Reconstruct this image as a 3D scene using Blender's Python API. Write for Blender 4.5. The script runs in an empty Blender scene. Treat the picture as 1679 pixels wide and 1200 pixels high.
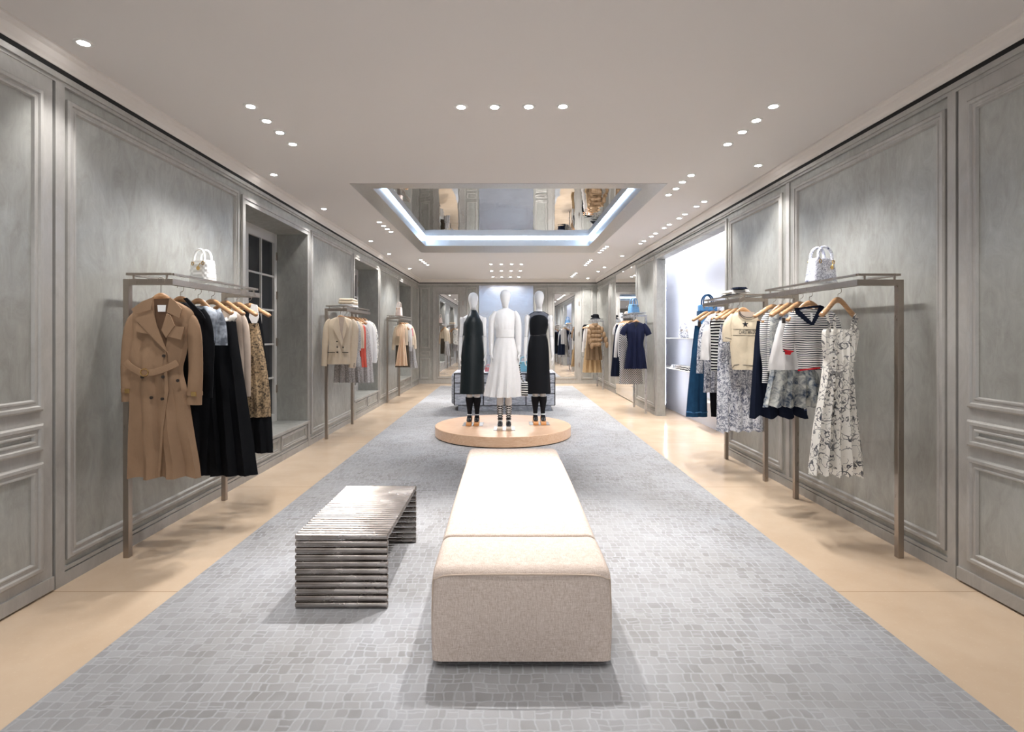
import bpy, bmesh, math, random
from mathutils import Vector, Matrix, noise as mnoise
from mathutils.bvhtree import BVHTree
random.seed(7)
C = bpy.context.scene.collection
PI = math.pi
# ------------------------------------------------------------------ camera
F = 890.0; VX = 830.0; VY = 548.0; CZ = 1.45      # focal length in pixels, principal point, eye height
cam_d = bpy.data.cameras.new('camera'); cam = bpy.data.objects.new('camera', cam_d); C.objects.link(cam)
cam.location = (0, 0, CZ); cam.rotation_euler = (PI/2, 0, 0)
cam_d.sensor_width = 36; cam_d.lens = F/1679*36
cam_d.shift_x = (839.5-VX)/1679; cam_d.shift_y = -(600-VY)/1679
cam_d.clip_start = 0.05; cam_d.clip_end = 100
bpy.context.scene.camera = cam
# ------------------------------------------------------------------ world and exposure
W = bpy.data.worlds.new('world'); bpy.context.scene.world = W; W.use_nodes = True
W.node_tree.nodes['Background'].inputs[0].default_value = (0.93, 0.95, 1.0, 1)
W.node_tree.nodes['Background'].inputs[1].default_value = 0.8
vs = bpy.context.scene.view_settings
vs.view_transform = 'Standard'; vs.look = 'None'; vs.gamma = 1; vs.use_curve_mapping = False
vs.exposure = 1.18
SPOT_W = 52.0
# ------------------------------------------------------------------ helpers: shapes
def P(px, py, Y): return ((px-VX)*Y/F, CZ-(py-VY)*Y/F)
def box(bm, x0, x1, y0, y1, z0, z1):
    v = [bm.verts.new(p) for p in ((x0,y0,z0),(x1,y0,z0),(x1,y1,z0),(x0,y1,z0),(x0,y0,z1),(x1,y0,z1),(x1,y1,z1),(x0,y1,z1))]
    for f in ((0,3,2,1),(4,5,6,7),(0,1,5,4),(1,2,6,5),(2,3,7,6),(3,0,4,7)): bm.faces.new([v[i] for i in f])
def rbox(bm, x0, x1, y0, y1, z0, z1, r=.01, seg=3):
    t = bmesh.new(); box(t, x0, x1, y0, y1, z0, z1)
    bmesh.ops.bevel(t, geom=t.edges[:], offset=r, segments=seg, profile=.5, affect='EDGES')
    me = bpy.data.meshes.new('t'); t.to_mesh(me); t.free(); bm.from_mesh(me); bpy.data.meshes.remove(me)
def sm(pts, n=6):
    pts = [tuple(p) for p in pts]
    out = []; m = len(pts)
    for i in range(m-1):
        p0 = pts[max(i-1,0)]; p1 = pts[i]; p2 = pts[i+1]; p3 = pts[min(i+2,m-1)]
        for k in range(n):
            t = k/n
            out.append(tuple(.5*((2*b)+(-a+c)*t+(2*a-5*b+4*c-d)*t*t+(-a+3*b-3*c+d)*t**3) for a,b,c,d in zip(p0,p1,p2,p3)))
    out.append(pts[-1]); return out
def loft(bm, path, seg=10, ref=(0,1,0), caps=True, power=1.0):
    """path: (x, y, z, a, b) with a the half size across, b the half size towards ref"""
    ref = Vector(ref); rings = []
    n = len(path)
    for i, p in enumerate(path):
        q = Vector(path[min(i+1,n-1)][:3]); o = Vector(path[max(i-1,0)][:3])
        t = q-o
        if t.length < 1e-7: t = Vector((0,0,1))
        t.normalize()
        s = t.cross(ref)
        if s.length < 1e-4: s = t.cross(Vector((0,0,1)) if abs(t.z) < .9 else Vector((1,0,0)))
        s.normalize(); u = s.cross(t).normalized()
        a = p[3]; b = p[4] if len(p) > 4 else p[3]
        c = Vector(p[:3]); r = []
        for k in range(seg):
            th = 2*PI*k/seg; cc = math.cos(th); ss = math.sin(th)
            if power != 1: cc = math.copysign(abs(cc)**power, cc); ss = math.copysign(abs(ss)**power, ss)
            r.append(bm.verts.new(c + s*(a*cc) + u*(b*ss)))
        rings.append(r)
    for i in range(n-1):
        for k in range(seg):
            bm.faces.new((rings[i][k], rings[i][(k+1)%seg], rings[i+1][(k+1)%seg], rings[i+1][k]))
    if caps:
        bm.faces.new(rings[0][::-1]); bm.faces.new(rings[-1])
def tube(bm, pts, r, seg=8, ref=(0,1,0), n=0):
    p = [tuple(q)+(r, r) for q in pts]
    if n: p = sm(p, n)
    loft(bm, p, seg, ref)
def prism(bm, pts, off):
    """pts: 3D polygon, off: Vector thickness"""
    a = [bm.verts.new(p) for p in pts]; b = [bm.verts.new(Vector(p)+Vector(off)) for p in pts]
    n = len(pts)
    bm.faces.new(a); bm.faces.new(b[::-1])
    for i in range(n): bm.faces.new((a[i], b[i], b[(i+1)%n], a[(i+1)%n]))
def disc(bm, c, r, h, axis='z', seg=24):
    x, y, z = c
    if axis == 'z': loft(bm, [(x,y,z-h/2,r,r),(x,y,z+h/2,r,r)], seg, (0,1,0))
    elif axis == 'y': loft(bm, [(x,y-h/2,z,r,r),(x,y+h/2,z,r,r)], seg, (0,0,1))
    else: loft(bm, [(x-h/2,y,z,r,r),(x+h/2,y,z,r,r)], seg, (0,1,0))
def ell(bm, c, rx, ry, rz, seg=16, rings=10):
    r = bmesh.ops.create_uvsphere(bm, u_segments=seg, v_segments=rings, radius=1)
    bmesh.ops.scale(bm, vec=(rx,ry,rz), verts=r['verts']); bmesh.ops.translate(bm, vec=c, verts=r['verts'])
# ------------------------------------------------------------------ helpers: objects
def wl(o):
    v = Vector((0,0,0))
    while o: v += o.location; o = o.parent
    return v
def obj(name, bm, m, parent=None, smooth=True, label=None, angle=40):
    bmesh.ops.recalc_face_normals(bm, faces=bm.faces[:])
    me = bpy.data.meshes.new(name)
    if parent:
        d = wl(parent)
        bmesh.ops.translate(bm, vec=-d, verts=bm.verts[:])
    bm.to_mesh(me); bm.free()
    me.materials.append(m)
    if smooth:
        me.polygons.foreach_set('use_smooth', [True]*len(me.polygons))
        try: me.set_sharp_from_angle(angle=math.radians(angle))
        except Exception: pass
    o = bpy.data.objects.new(name, me); C.objects.link(o)
    if parent: o.parent = parent
    if label: o['label'] = label
    return o
def tag(o, label, cat, group=None, kind=None):
    o['label'] = label; o['category'] = cat
    if group: o['group'] = group
    if kind: o['kind'] = kind
    return o
def thing(name, label, cat, loc, group=None):
    o = bpy.data.objects.new(name, None); C.objects.link(o); o.location = loc; o.empty_display_size = .05
    return tag(o, label, cat, group)
def struct(name, bm, m, parent=None, smooth=False):
    o = obj(name, bm, m, parent, smooth)
    if not parent: o['kind'] = 'structure'
    return o
def B(): return bmesh.new()
def dup(root, loc, label=None):
    r = root.copy(); C.objects.link(r); r.location = loc
    if label: r['label'] = label
    for ch in list(root.children):
        if ch.type == 'LIGHT': continue
        c = ch.copy(); C.objects.link(c); c.parent = r
        for g in list(ch.children):
            d = g.copy(); C.objects.link(d); d.parent = c
    return r
# ------------------------------------------------------------------ helpers: materials
class N:
    def __init__(s, name):
        s.m = bpy.data.materials.new(name); s.m.use_nodes = True; s.t = s.m.node_tree
        s.b = s.t.nodes['Principled BSDF']; s.tc = None
    def node(s, typ, **kw):
        n = s.t.nodes.new(typ)
        for k, v in kw.items(): setattr(n, k, v)
        return n
    def link(s, a, b): s.t.links.new(a, b)
    def put(s, inp, v):
        if hasattr(v, 'is_output') or isinstance(v, bpy.types.NodeSocket): s.link(v, inp)
        elif isinstance(v, (tuple, list)) and len(v) == 3 and inp.type == 'RGBA': inp.default_value = (*v, 1)
        else: inp.default_value = v
    def co(s, scale=(1,1,1), src='Object'):
        if not s.tc: s.tc = s.node('ShaderNodeTexCoord')
        mp = s.node('ShaderNodeMapping'); s.link(s.tc.outputs[src], mp.inputs['Vector']); mp.inputs['Scale'].default_value = scale
        return mp.outputs[0]
    def noise(s, scale, detail=3, rough=.5, vec=None, dist=0, stretch=(1,1,1)):
        n = s.node('ShaderNodeTexNoise'); s.link(vec if vec else s.co(stretch), n.inputs['Vector'])
        n.inputs['Scale'].default_value = scale; n.inputs['Detail'].default_value = detail; n.inputs['Roughness'].default_value = rough
        n.inputs['Distortion'].default_value = dist
        return n.outputs['Fac']
    def math(s, op, a, b=0.0, c=None, clamp=False):
        n = s.node('ShaderNodeMath', operation=op); n.use_clamp = clamp
        s.put(n.inputs[0], a); s.put(n.inputs[1], b)
        if c is not None: s.put(n.inputs[2], c)
        return n.outputs[0]
    def ramp(s, fac, a, b, c0=0.0, c1=1.0):
        n = s.node('ShaderNodeMapRange'); s.put(n.inputs['Value'], fac)
        n.inputs['From Min'].default_value = a; n.inputs['From Max'].default_value = b
        n.inputs['To Min'].default_value = c0; n.inputs['To Max'].default_value = c1
        return n.outputs[0]
    def mix(s, fac, a, b, mode='MIX'):
        n = s.node('ShaderNodeMix', data_type='RGBA', blend_type=mode)
        s.put(n.inputs[0], fac); s.put(n.inputs[6], a); s.put(n.inputs[7], b)
        return n.outputs[2]
    def set(s, col=None, rough=None, metal=None, **kw):
        if col is not None: s.put(s.b.inputs['Base Color'], col)
        if rough is not None: s.put(s.b.inputs['Roughness'], rough)
        if metal is not None: s.put(s.b.inputs['Metallic'], metal)
        for k, v in kw.items(): s.put(s.b.inputs[k.replace('_', ' ')], v)
        return s
    def bump(s, h, strength=.3, dist=.01):
        n = s.node('ShaderNodeBump'); n.inputs['Strength'].default_value = strength; n.inputs['Distance'].default_value = dist
        s.put(n.inputs['Height'], h); s.link(n.outputs[0], s.b.inputs['Normal']); return s
def lin(r, g, b):
    f = lambda c: (c/255/12.92) if c/255 <= .04045 else ((c/255+.055)/1.055)**2.4
    return (f(r), f(g), f(b))
def plain(name, col, rough=.5, metal=0, **kw): return N(name).set(col, rough, metal, **kw).m
def fabric(name, c, rough=.9, var=.14, weave=700, bump=.15, sheen=.0):
    n = N(name)
    big = n.noise(14, 3, .6); fine = n.noise(weave, 1)
    f = n.math('ADD', n.ramp(big, .3, .7, -.5, .5), n.ramp(fine, .3, .7, -.5, .5))
    k = n.ramp(f, -1, 1, 1-var, 1+var)
    col = n.mix(1.0, c, n.math('MULTIPLY', k, 1.0), 'MULTIPLY')
    n.set(col, rough); n.b.inputs['Specular IOR Level'].default_value = .18 if rough > .6 else .4
    wr = n.noise(11, 3, .55, stretch=(1,1,.45))
    n.bump(n.math('ADD', n.math('MULTIPLY', fine, bump), n.math('MULTIPLY', wr, 3.0)), .35, .006)
    return n.m
def stripes(name, a, b, per, duty=.5, axis='z', wob=.004, rough=.9):
    n = N(name); sep = n.node('ShaderNodeSeparateXYZ'); n.link(n.co(), sep.inputs[0])
    z = sep.outputs[{'x':0,'y':1,'z':2}[axis]]
    z = n.math('ADD', z, n.math('MULTIPLY', n.noise(9, 2), wob*4))
    fr = n.math('FRACT', n.math('DIVIDE', z, per))
    n.set(n.mix(n.math('GREATER_THAN', fr, duty), a, b), rough)
    return n.m
def toile(name, ground, ink, scale=14, amt=.5, rough=.9):
    """scrolling engraved print: rings and hatching of ink on a pale cloth"""
    n = N(name); v = n.co()
    w = n.node('ShaderNodeTexNoise'); n.link(v, w.inputs['Vector']); w.inputs['Scale'].default_value = scale*.7; w.inputs['Detail'].default_value = 3
    mv = n.node('ShaderNodeMix', data_type='RGBA', blend_type='ADD'); mv.inputs[0].default_value = .09
    n.link(v, mv.inputs[6]); n.link(w.outputs['Color'], mv.inputs[7])
    vo = n.node('ShaderNodeTexVoronoi'); n.link(mv.outputs[2], vo.inputs['Vector']); vo.inputs['Scale'].default_value = scale
    rings = n.math('SINE', n.math('MULTIPLY', vo.outputs['Distance'], 26))
    r1 = n.math('GREATER_THAN', rings, .35)
    ns = n.noise(scale*3.2, 4, .6, vec=mv.outputs[2])
    blot = n.math('GREATER_THAN', ns, .66-.14*amt)
    area = n.math('GREATER_THAN', n.noise(scale*.8, 2), .5-.12*amt)
    c1 = n.noise(scale*.55, 2, .5, vec=mv.outputs[2]); c2 = n.noise(scale*1.5, 2, .5, vec=mv.outputs[2])
    l1 = n.math('LESS_THAN', n.math('ABSOLUTE', n.math('SUBTRACT', n.math('FRACT', n.math('MULTIPLY', c1, 7.0)), .5)), .05+.03*amt)
    l2 = n.math('LESS_THAN', n.math('ABSOLUTE', n.math('SUBTRACT', n.math('FRACT', n.math('MULTIPLY', c2, 5.0)), .5)), .07+.05*amt)
    e = n.math('MAXIMUM', l1, n.math('MULTIPLY', l2, area))
    r1 = n.math('MULTIPLY', r1, n.math('LESS_THAN', vo.outputs['Distance'], .34))
    ink_f = n.math('MAXIMUM', n.math('MAXIMUM', n.math('MULTIPLY', r1, n.math('GREATER_THAN', n.noise(scale*.5, 1), .53-.1*amt)), blot), e)
    n.set(n.mix(n.math('MULTIPLY', ink_f, n.ramp(n.noise(scale*1.3, 2), .3, .7, .5, 1.0)), ground, ink), rough)
    return n.m
def tweed(name, a, b, scale=260, thr=.5, rough=.95):
    n = N(name); f = n.ramp(n.noise(scale, 3, .7), thr-.08, thr+.08)
    f2 = n.ramp(n.noise(scale*.25, 2), .35, .65, .0, .35)
    n.set(n.mix(n.math('ADD', n.math('MULTIPLY', f, .65), f2), a, b), rough); n.bump(f, .3, .003); return n.m
def metal(name, c, rough=.3, scr=.1):
    n = N(name); r = n.ramp(n.noise(60, 4, .6, stretch=(1,1,.2)), .3, .7, rough-scr, rough+scr)
    n.set(c, r, 1.0); return n.m
def plaster(name, a, b, rough=.42, met=.25, scale=1.0):
    n = N(name)
    big = n.noise(1.3*scale, 6, .62, stretch=(1,1,.55), dist=.6)
    fine = n.noise(9*scale, 7, .72, stretch=(1,1,.5), dist=1.2)
    scr = n.noise(38*scale, 4, .7, stretch=(1,1,.14))
    f = n.math('ADD', n.math('MULTIPLY', n.ramp(big, .3, .7), .55), n.math('MULTIPLY', n.ramp(fine, .35, .68), .45))
    col = n.mix(f, a, b)
    col = n.mix(n.ramp(scr, .55, .75, 0, .25), col, tuple(min(1, x*1.25) for x in b))
    n.set(col, n.ramp(fine, .3, .7, rough+.1, rough-.08), met)
    n.bump(n.math('ADD', fine, n.math('MULTIPLY', scr, .4)), .12, .004); return n.m
# ------------------------------------------------------------------ materials
M = {}
M['plaster'] = plaster('silvered_plaster', lin(140,139,133), lin(176,177,172))
M['plaster_frame'] = plaster('silvered_frame', lin(156,153,148), lin(184,182,178), .45, .2, .7)
M['plaster_side'] = plaster('silvered_reveal', lin(120,122,120), lin(146,149,148), .5, .2)
M['white_wall'] = plain('white_display_wall', (.66,.68,.76), .35)
M['ceiling'] = plain('ceiling_paint', lin(224,220,217), .85)
M['cornice'] = plain('cornice_paint', lin(222,216,210), .6)
M['black'] = plain('black_shadow_gap', (.006,.006,.006), .8)
M['steel'] = metal('brushed_bronze_steel', lin(168,158,148), .36)
M['steel_light'] = metal('satin_steel', lin(200,200,202), .3)
M['frame_metal'] = metal('coffer_frame_metal', lin(196,196,196), .38)
M['white_paint'] = plain('window_paint', lin(196,194,190), .5)
n = N('dark_glass'); n.set((.018,.02,.025), .08); M['dark_glass'] = n.m
M['mirror'] = plain('mirror_glass', (.86,.87,.88), .01, 1.0)
n = N('stretched_mirror'); n.set((.80,.81,.82), .015, 1.0); n.bump(n.noise(2.2, 2), .05, .04); M['ceil_mirror'] = n.m
n = N('clear_glass'); n.set((.95,.97,.97), .03, Transmission_Weight=1.0, IOR=1.05, Alpha=.35); M['glass'] = n.m
def emis(name, c, s):
    n = N(name); n.set((0,0,0), .5, Emission_Color=c, Emission_Strength=s); return n.m
M['lamp'] = emis('lamp_lens', (1,.98,.96), 28)
M['cove'] = emis('cove_led', (.50,.70,1.0), 9)
M['led'] = emis('niche_led', (.90,.92,1.0), 16)
M['lamp_trim'] = plain('lamp_trim', (.8,.79,.77), .5)
M['wood'] = None
n = N('oak_veneer'); w = n.noise(5, 5, .6, stretch=(1,6,6), dist=1.5); w2 = n.noise(30, 3, .6, stretch=(.5,6,6))
n.set(n.mix(n.math('ADD', n.math('MULTIPLY', n.ramp(w,.3,.7), .7), n.math('MULTIPLY', n.ramp(w2,.3,.7), .3)), lin(202,158,124), lin(226,194,164)), .35); M['oak'] = n.m
n = N('hanger_wood'); w = n.noise(18, 3, .6, stretch=(1,3,6)); n.set(n.mix(n.ramp(w,.3,.7), lin(152,112,78), lin(188,150,112)), .3); M['hanger'] = n.m
# stone floor
n = N('beige_stone'); a = n.noise(1.1, 5, .6); b_ = n.noise(60, 3, .6)
col = n.mix(n.ramp(a,.3,.7), lin(194,170,144), lin(208,187,163)); col = n.mix(n.ramp(b_, .6, .75, 0, .25), col, lin(222,202,176))
sep = n.node('ShaderNodeSeparateXYZ'); n.link(n.co(), sep.inputs[0])
fy = n.math('FRACT', n.math('DIVIDE', n.math('SUBTRACT', sep.outputs[1], 3.06), 2.1))
seam = n.math('LESS_THAN', n.math('ABSOLUTE', n.math('SUBTRACT', fy, .5)), .4988)
col = n.mix(seam, lin(150,122,94), col)
n.set(col, n.ramp(a,.3,.7,.14,.24)); n.b.inputs['Specular IOR Level'].default_value = .6; M['stone'] = n.m
# cobbled carpet: rows of random height, cells of random width, some split again, edges warped
n = N('cobble_carpet'); v = n.co()
wn = n.node('ShaderNodeTexNoise'); n.link(v, wn.inputs['Vector']); wn.inputs['Scale'].default_value = 9; wn.inputs['Detail'].default_value = 2
wm = n.node('ShaderNodeVectorMath', operation='MULTIPLY_ADD'); n.link(wn.outputs['Color'], wm.inputs[0]); wm.inputs[1].default_value = (.045,.035,0); n.link(v, wm.inputs[2])
sep = n.node('ShaderNodeSeparateXYZ'); n.link(wm.outputs[0], sep.inputs[0]); U, V_ = sep.outputs[0], sep.outputs[1]
def vor1(w, scale, rnd=.75, feat='F1'):
    x = n.node('ShaderNodeTexVoronoi', voronoi_dimensions='1D', feature=feat); n.put(x.inputs['W'], w); x.inputs['Scale'].default_value = scale
    x.inputs['Randomness'].default_value = rnd; return x
RS = 18.0
ra = vor1(V_, RS, .55); rd = vor1(V_, RS, .55, 'DISTANCE_TO_EDGE')
rsep = n.node('ShaderNodeSeparateColor'); n.link(ra.outputs['Color'], rsep.inputs[0])
w2 = n.math('ADD', U, n.math('MULTIPLY', rsep.outputs[0], 57.0))
ca = vor1(w2, 21, .85); cd = vor1(w2, 21, .85, 'DISTANCE_TO_EDGE')
csep = n.node('ShaderNodeSeparateColor'); n.link(ca.outputs['Color'], csep.inputs[0])
dr = n.math('DIVIDE', rd.outputs['Distance'], RS); dc = n.math('DIVIDE', cd.outputs['Distance'], 21.0)
# split line through the row centre for some cells
mid = n.math('ABSOLUTE', n.math('SUBTRACT', V_, n.math('DIVIDE', ra.outputs['W'], 1.0)))
split = n.math('GREATER_THAN', csep.outputs[1], .78)
mid = n.math('ADD', mid, n.math('MULTIPLY', n.math('SUBTRACT', 1.0, split), 10))
d = n.math('MINIMUM', n.math('SMOOTH_MIN', dr, dc, .010), mid)
d = n.math('ADD', d, n.math('MULTIPLY', n.math('SUBTRACT', n.noise(60, 2), .5), .004))
cell = n.ramp(d, -.001, .0060)
worn = n.ramp(n.noise(1.6, 4, .6), .36, .62, .5, 1.15)
tone = n.ramp(csep.outputs[2], 0, 1, -.5, .5)
patch = n.ramp(n.noise(.8, 5, .65, dist=.6), .32, .68)
base = n.mix(patch, lin(152,152,153), lin(175,178,185))
stone_c = n.mix(n.math('MULTIPLY', worn, .78), base, n.mix(n.ramp(tone,-.5,.5), lin(122,120,118), lin(150,149,149)))
pile = n.noise(420, 2)
colr = n.mix(cell, n.mix(.2, base, lin(182,182,184)), stone_c)
colr = n.mix(n.ramp(pile,.3,.7,0,.22), colr, lin(120,120,122))
n.set(colr, .95); n.bump(n.math('ADD', cell, n.math('MULTIPLY', pile, .4)), .35, .006); M['carpet'] = n.m
# ottoman linen
n = N('linen'); hx = n.noise(330, 2, .6, stretch=(1,1,.12)); hz = n.noise(330, 2, .6, stretch=(.12,.12,1)); hy = n.noise(330, 2, .6, stretch=(1,.12,1))
f = n.math('ADD', n.math('MULTIPLY', n.ramp(hx,.3,.7), .5), n.math('MULTIPLY', n.ramp(n.math('MULTIPLY', n.math('ADD', hz, hy), .5),.35,.65), .5))
n.set(n.mix(f, lin(170,150,134), lin(222,209,200)), .92); n.bump(f, .25, .002); M['linen'] = n.m
M['seam'] = fabric('linen_seam', lin(190,172,156))
M['mannequin'] = plain('mannequin_white', (.74,.73,.72), .55)
M['trench'] = fabric('tan_gabardine', lin(146,119,95), .8, .08)
M['trench_in'] = fabric('tan_lining', lin(92,70,54))
M['black_wool'] = fabric('black_wool', lin(13,15,20), .9, .2)
M['black_satin'] = fabric('black_crepe', lin(9,11,16), .7, .2)
M['navy'] = fabric('navy_cloth', lin(17,25,44), .85, .15)
M['navy_dress'] = fabric('deep_navy_crepe', lin(20,26,52), .8, .15)
M['green_black'] = fabric('dark_green_satin', lin(8,22,26), .45, .15, bump=.05)
M['white_cotton'] = fabric('white_cotton', lin(216,214,213), .85, .05)
M['cream'] = fabric('cream_wool', lin(214,198,176), .9, .06)
M['knit'] = fabric('cream_knit', lin(212,198,174), .95, .1, 300, .4)
M['peach'] = fabric('peach_silk', lin(224,194,166), .7, .06)
M['coral'] = fabric('coral_cloth', lin(206,92,78), .8, .06)
M['beige_knit'] = fabric('pale_beige_knit', lin(190,174,160), .95, .1, 300, .4)
M['denim'] = fabric('blue_denim', lin(30,66,98), .9, .22, 500, .3)
M['denim_light'] = fabric('light_denim', lin(76,124,168), .9, .2, 500, .3)
M['tan_puffer'] = fabric('tan_quilted_nylon', lin(148,121,92), .5, .08)
M['tan_wool'] = fabric('camel_wool', lin(134,112,88), .85, .1)
M['pink'] = fabric('pink_cloth', lin(226,150,160))
M['red'] = fabric('red_thread', lin(190,40,48))
M['bag_white'] = plain('white_quilted_leather', (.85,.85,.84), .35)
M['bag_blue'] = plain('pale_blue_leather', lin(120,184,206), .4)
M['gold'] = metal('pale_gold', lin(214,180,120), .2, .05)
M['tie_dye'] = None
n = N('grey_washed_jersey'); n.set(n.mix(n.ramp(n.noise(9, 3, .6), .42, .6), lin(96,102,112), lin(196,206,220)), .9); M['tie_dye'] = n.m
M['toile_black'] = toile('black_scroll_print', lin(232,228,220), lin(34,40,56), 11, .25)
M['toile_blue'] = toile('blue_scroll_print', lin(212,214,220), lin(70,78,104), 13, .7)
M['toile_bag'] = toile('blue_embroidery', lin(228,230,240), lin(58,68,110), 28, .5)
n = N('blue_cloud_print'); a = n.noise(14, 5, .65, dist=.8)
n.set(n.mix(n.ramp(a,.38,.62), lin(46,66,92), lin(210,212,206)), .9); M['cloud'] = n.m
M['brocade'] = tweed('brown_gold_brocade', lin(44,36,30), lin(176,150,116), 70, .48)
M['tweed'] = tweed('grey_tweed', lin(92,86,84), lin(196,192,190))
M['tweed_l'] = tweed('light_grey_tweed', lin(128,124,124), lin(214,212,212))
M['stripe_fine'] = stripes('navy_white_stripe', lin(236,234,230), lin(30,34,54), .0165, .56)
M['stripe_bold'] = stripes('black_white_stripe', lin(226,224,218), lin(20,22,28), .031, .36)
n = N('oblique_print'); sep = n.node('ShaderNodeSeparateXYZ'); n.link(n.co(), sep.inputs[0])
s1 = n.math('SINE', n.math('MULTIPLY', n.math('ADD', sep.outputs[0], n.math('MULTIPLY', sep.outputs[2], .8)), 190))
n.set(n.mix(n.ramp(n.math('ADD', s1, n.math('MULTIPLY', n.noise(160,2), .8)), .0, .9), lin(52,56,72), lin(206,204,200)), .9); M['oblique'] = n.m
n = N('wavy_silver'); wv = n.noise(34, 3, .6, stretch=(.35,1,3.2), dist=.6)
n.set(n.mix(n.ramp(wv,.4,.6), lin(168,173,184), lin(232,235,242)), .4, .2); n.bump(wv, .8, .015); M['silver_wave'] = n.m
M['silver_edge'] = metal('silver_edge', lin(190,194,204), .3)
M['dark_plate'] = metal('grey_plate', lin(150,150,152), .35)
n = N('foil_panel'); n.set(lin(190,193,200), .2, 1.0); n.bump(n.noise(2.2, 3, .5, dist=.6), .16, .05); M['foil'] = n.m
M['tube'] = None
n = N('welded_tube_steel'); r = n.noise(90, 4, .65); s2 = n.noise(8, 3, .5)
n.set(n.mix(n.ramp(s2,.3,.7), lin(146,138,132), lin(178,172,168)), n.ramp(s2,.3,.7,.22,.3), 1.0); n.bump(n.math('MULTIPLY', r, n.ramp(s2,.60,.68,0,1)), .05, .0006); M['tube'] = n.m
M['shoe_black'] = plain('black_patent', (.012,.012,.014), .25)
M['sock'] = fabric('black_sock', lin(20,20,24))
M['sole_orange'] = plain('wooden_platform', lin(206,146,86), .45)
M['sole_pale'] = plain('pale_platform', lin(196,184,168), .5)
n = N('sheer_tulle'); n.set(lin(34,42,66), .8, Alpha=.66); M['tulle'] = n.m
M['button'] = plain('dark_button', (.03,.022,.018), .3)
M['ink'] = plain('dark_knit_ink', lin(22,24,34), .9)
M['label'] = plain('white_woven_label', (.8,.8,.8), .8)
M['shade_strip'] = M['black']
# ------------------------------------------------------------------ the room
XL, XR, YB, YF = -2.575, 2.68, 15.93, -2.2
ZC, ZG = 3.06, 2.95
bm = B(); box(bm, -3.3, 3.4, YF-.3, YB+.3, -.1, 0); struct('floor', bm, M['stone'])
# ceiling ring around the coffer
RX0, RX1, RY0, RY1 = -1.47, 1.50, 5.98, 9.85       # recess
FX0, FX1, FY0, FY1 = -1.67, 1.72, 5.79, 10.68      # metal frame
bm = B()
box(bm, -3.3, FX0, YF-.3, YB+.3, ZC, ZC+.3); box(bm, FX1, 3.4, YF-.3, YB+.3, ZC, ZC+.3)
box(bm, FX0, FX1, YF-.3, FY0, ZC, ZC+.3); box(bm, FX0, FX1, FY1, YB+.3, ZC, ZC+.3)
struct('ceiling', bm, M['ceiling'])
bm = B()
box(bm, FX0, RX0, FY0, FY1, ZC-.005, ZC+.3); box(bm, RX1, FX1, FY0, FY1, ZC-.005, ZC+.3)
box(bm, RX0, RX1, FY0, RY0, ZC-.005, ZC+.3); box(bm, RX0, RX1, RY1, FY1, ZC-.005, ZC+.3)
cf = obj('coffer_frame', bm, M['frame_metal'], smooth=False); cf['kind'] = 'structure'; cf.name = 'trim_1'
bm = B(); box(bm, RX0, RX1, RY0, RY1, 3.2, 3.23)
o = obj('ceiling_mirror', bm, M['ceil_mirror'], smooth=False); tag(o, 'large rippled mirror set in the lit recess of the ceiling', 'mirror')
t = thing('cove_light', 'pale blue strip lighting running round the recessed ceiling mirror', 'strip light', (0, 8, 3.14))
for nm, b in (('light_strip', (RX0, RX0+.012, RY0, RY1, 3.168, 3.196)), ('light_strip', (RX1-.012, RX1, RY0, RY1, 3.168, 3.196)),
              ('light_strip', (RX0+.012, RX1-.012, RY1-.012, RY1, 3.168, 3.196)), ('light_strip', (RX0+.012, RX1-.012, RY0, RY0+.012, 3.168, 3.196))):
    bm = B(); box(bm, *b); obj(nm, bm, M['cove'], t, False)
# left wall with three window niches
NI = [(5.34, 7.01), (9.19, 10.86), (13.0, 14.6)]; NZ0, NZ1 = .335, 2.735
bm = B(); ys = [YF] + [v for p in NI for v in p] + [YB]
for i in range(0, len(ys), 2): box(bm, XL-.43, XL, ys[i], ys[i+1], 0, ZC)
for a, b in NI:
    box(bm, XL-.43, XL, a, b, 0, NZ0); box(bm, XL-.43, XL, a, b, NZ1, ZC)
box(bm, XL-.6, XL-.43, YF, YB, 0, ZC)
struct('wall_left', bm, M['plaster'])
# right wall with the bright display niche
RO0, RO1, ROZ = 6.62, 9.63, 2.785; XN = 3.17
bm = B()
box(bm, XR, XR+.145, RO1, YB, 0, ZC); box(bm, XR, XR+.145, YF, RO0, 0, ZC); box(bm, XR, XR+.145, RO0, RO1, ROZ, ZC)
struct('wall_right', bm, M['plaster'])
bm = B(); box(bm, XN, XN+.1, 5.9, 11, 0, ZC); box(bm, XR+.145, XN, 5.8, 5.9, 0, ZC); box(bm, XR+.145, XN, 11, 11.1, 0, ZC)
struct('wall_niche', bm, M['white_wall'])
bm = B(); box(bm, XL-.6, XR+.3, YB, YB+.2, 0, ZC); struct('wall_back', bm, M['plaster'])
# unseen wall behind the camera, opening added to let world light in as fill
bm = B(); box(bm, -3.2, -2.0, YF-.2, YF, 0, ZC); box(bm, 2.0, 3.2, YF-.2, YF, 0, ZC); box(bm, -2.0, 2.0, YF-.2, YF, 2.8, ZC)
struct('wall_front', bm, M['plaster'])
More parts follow.
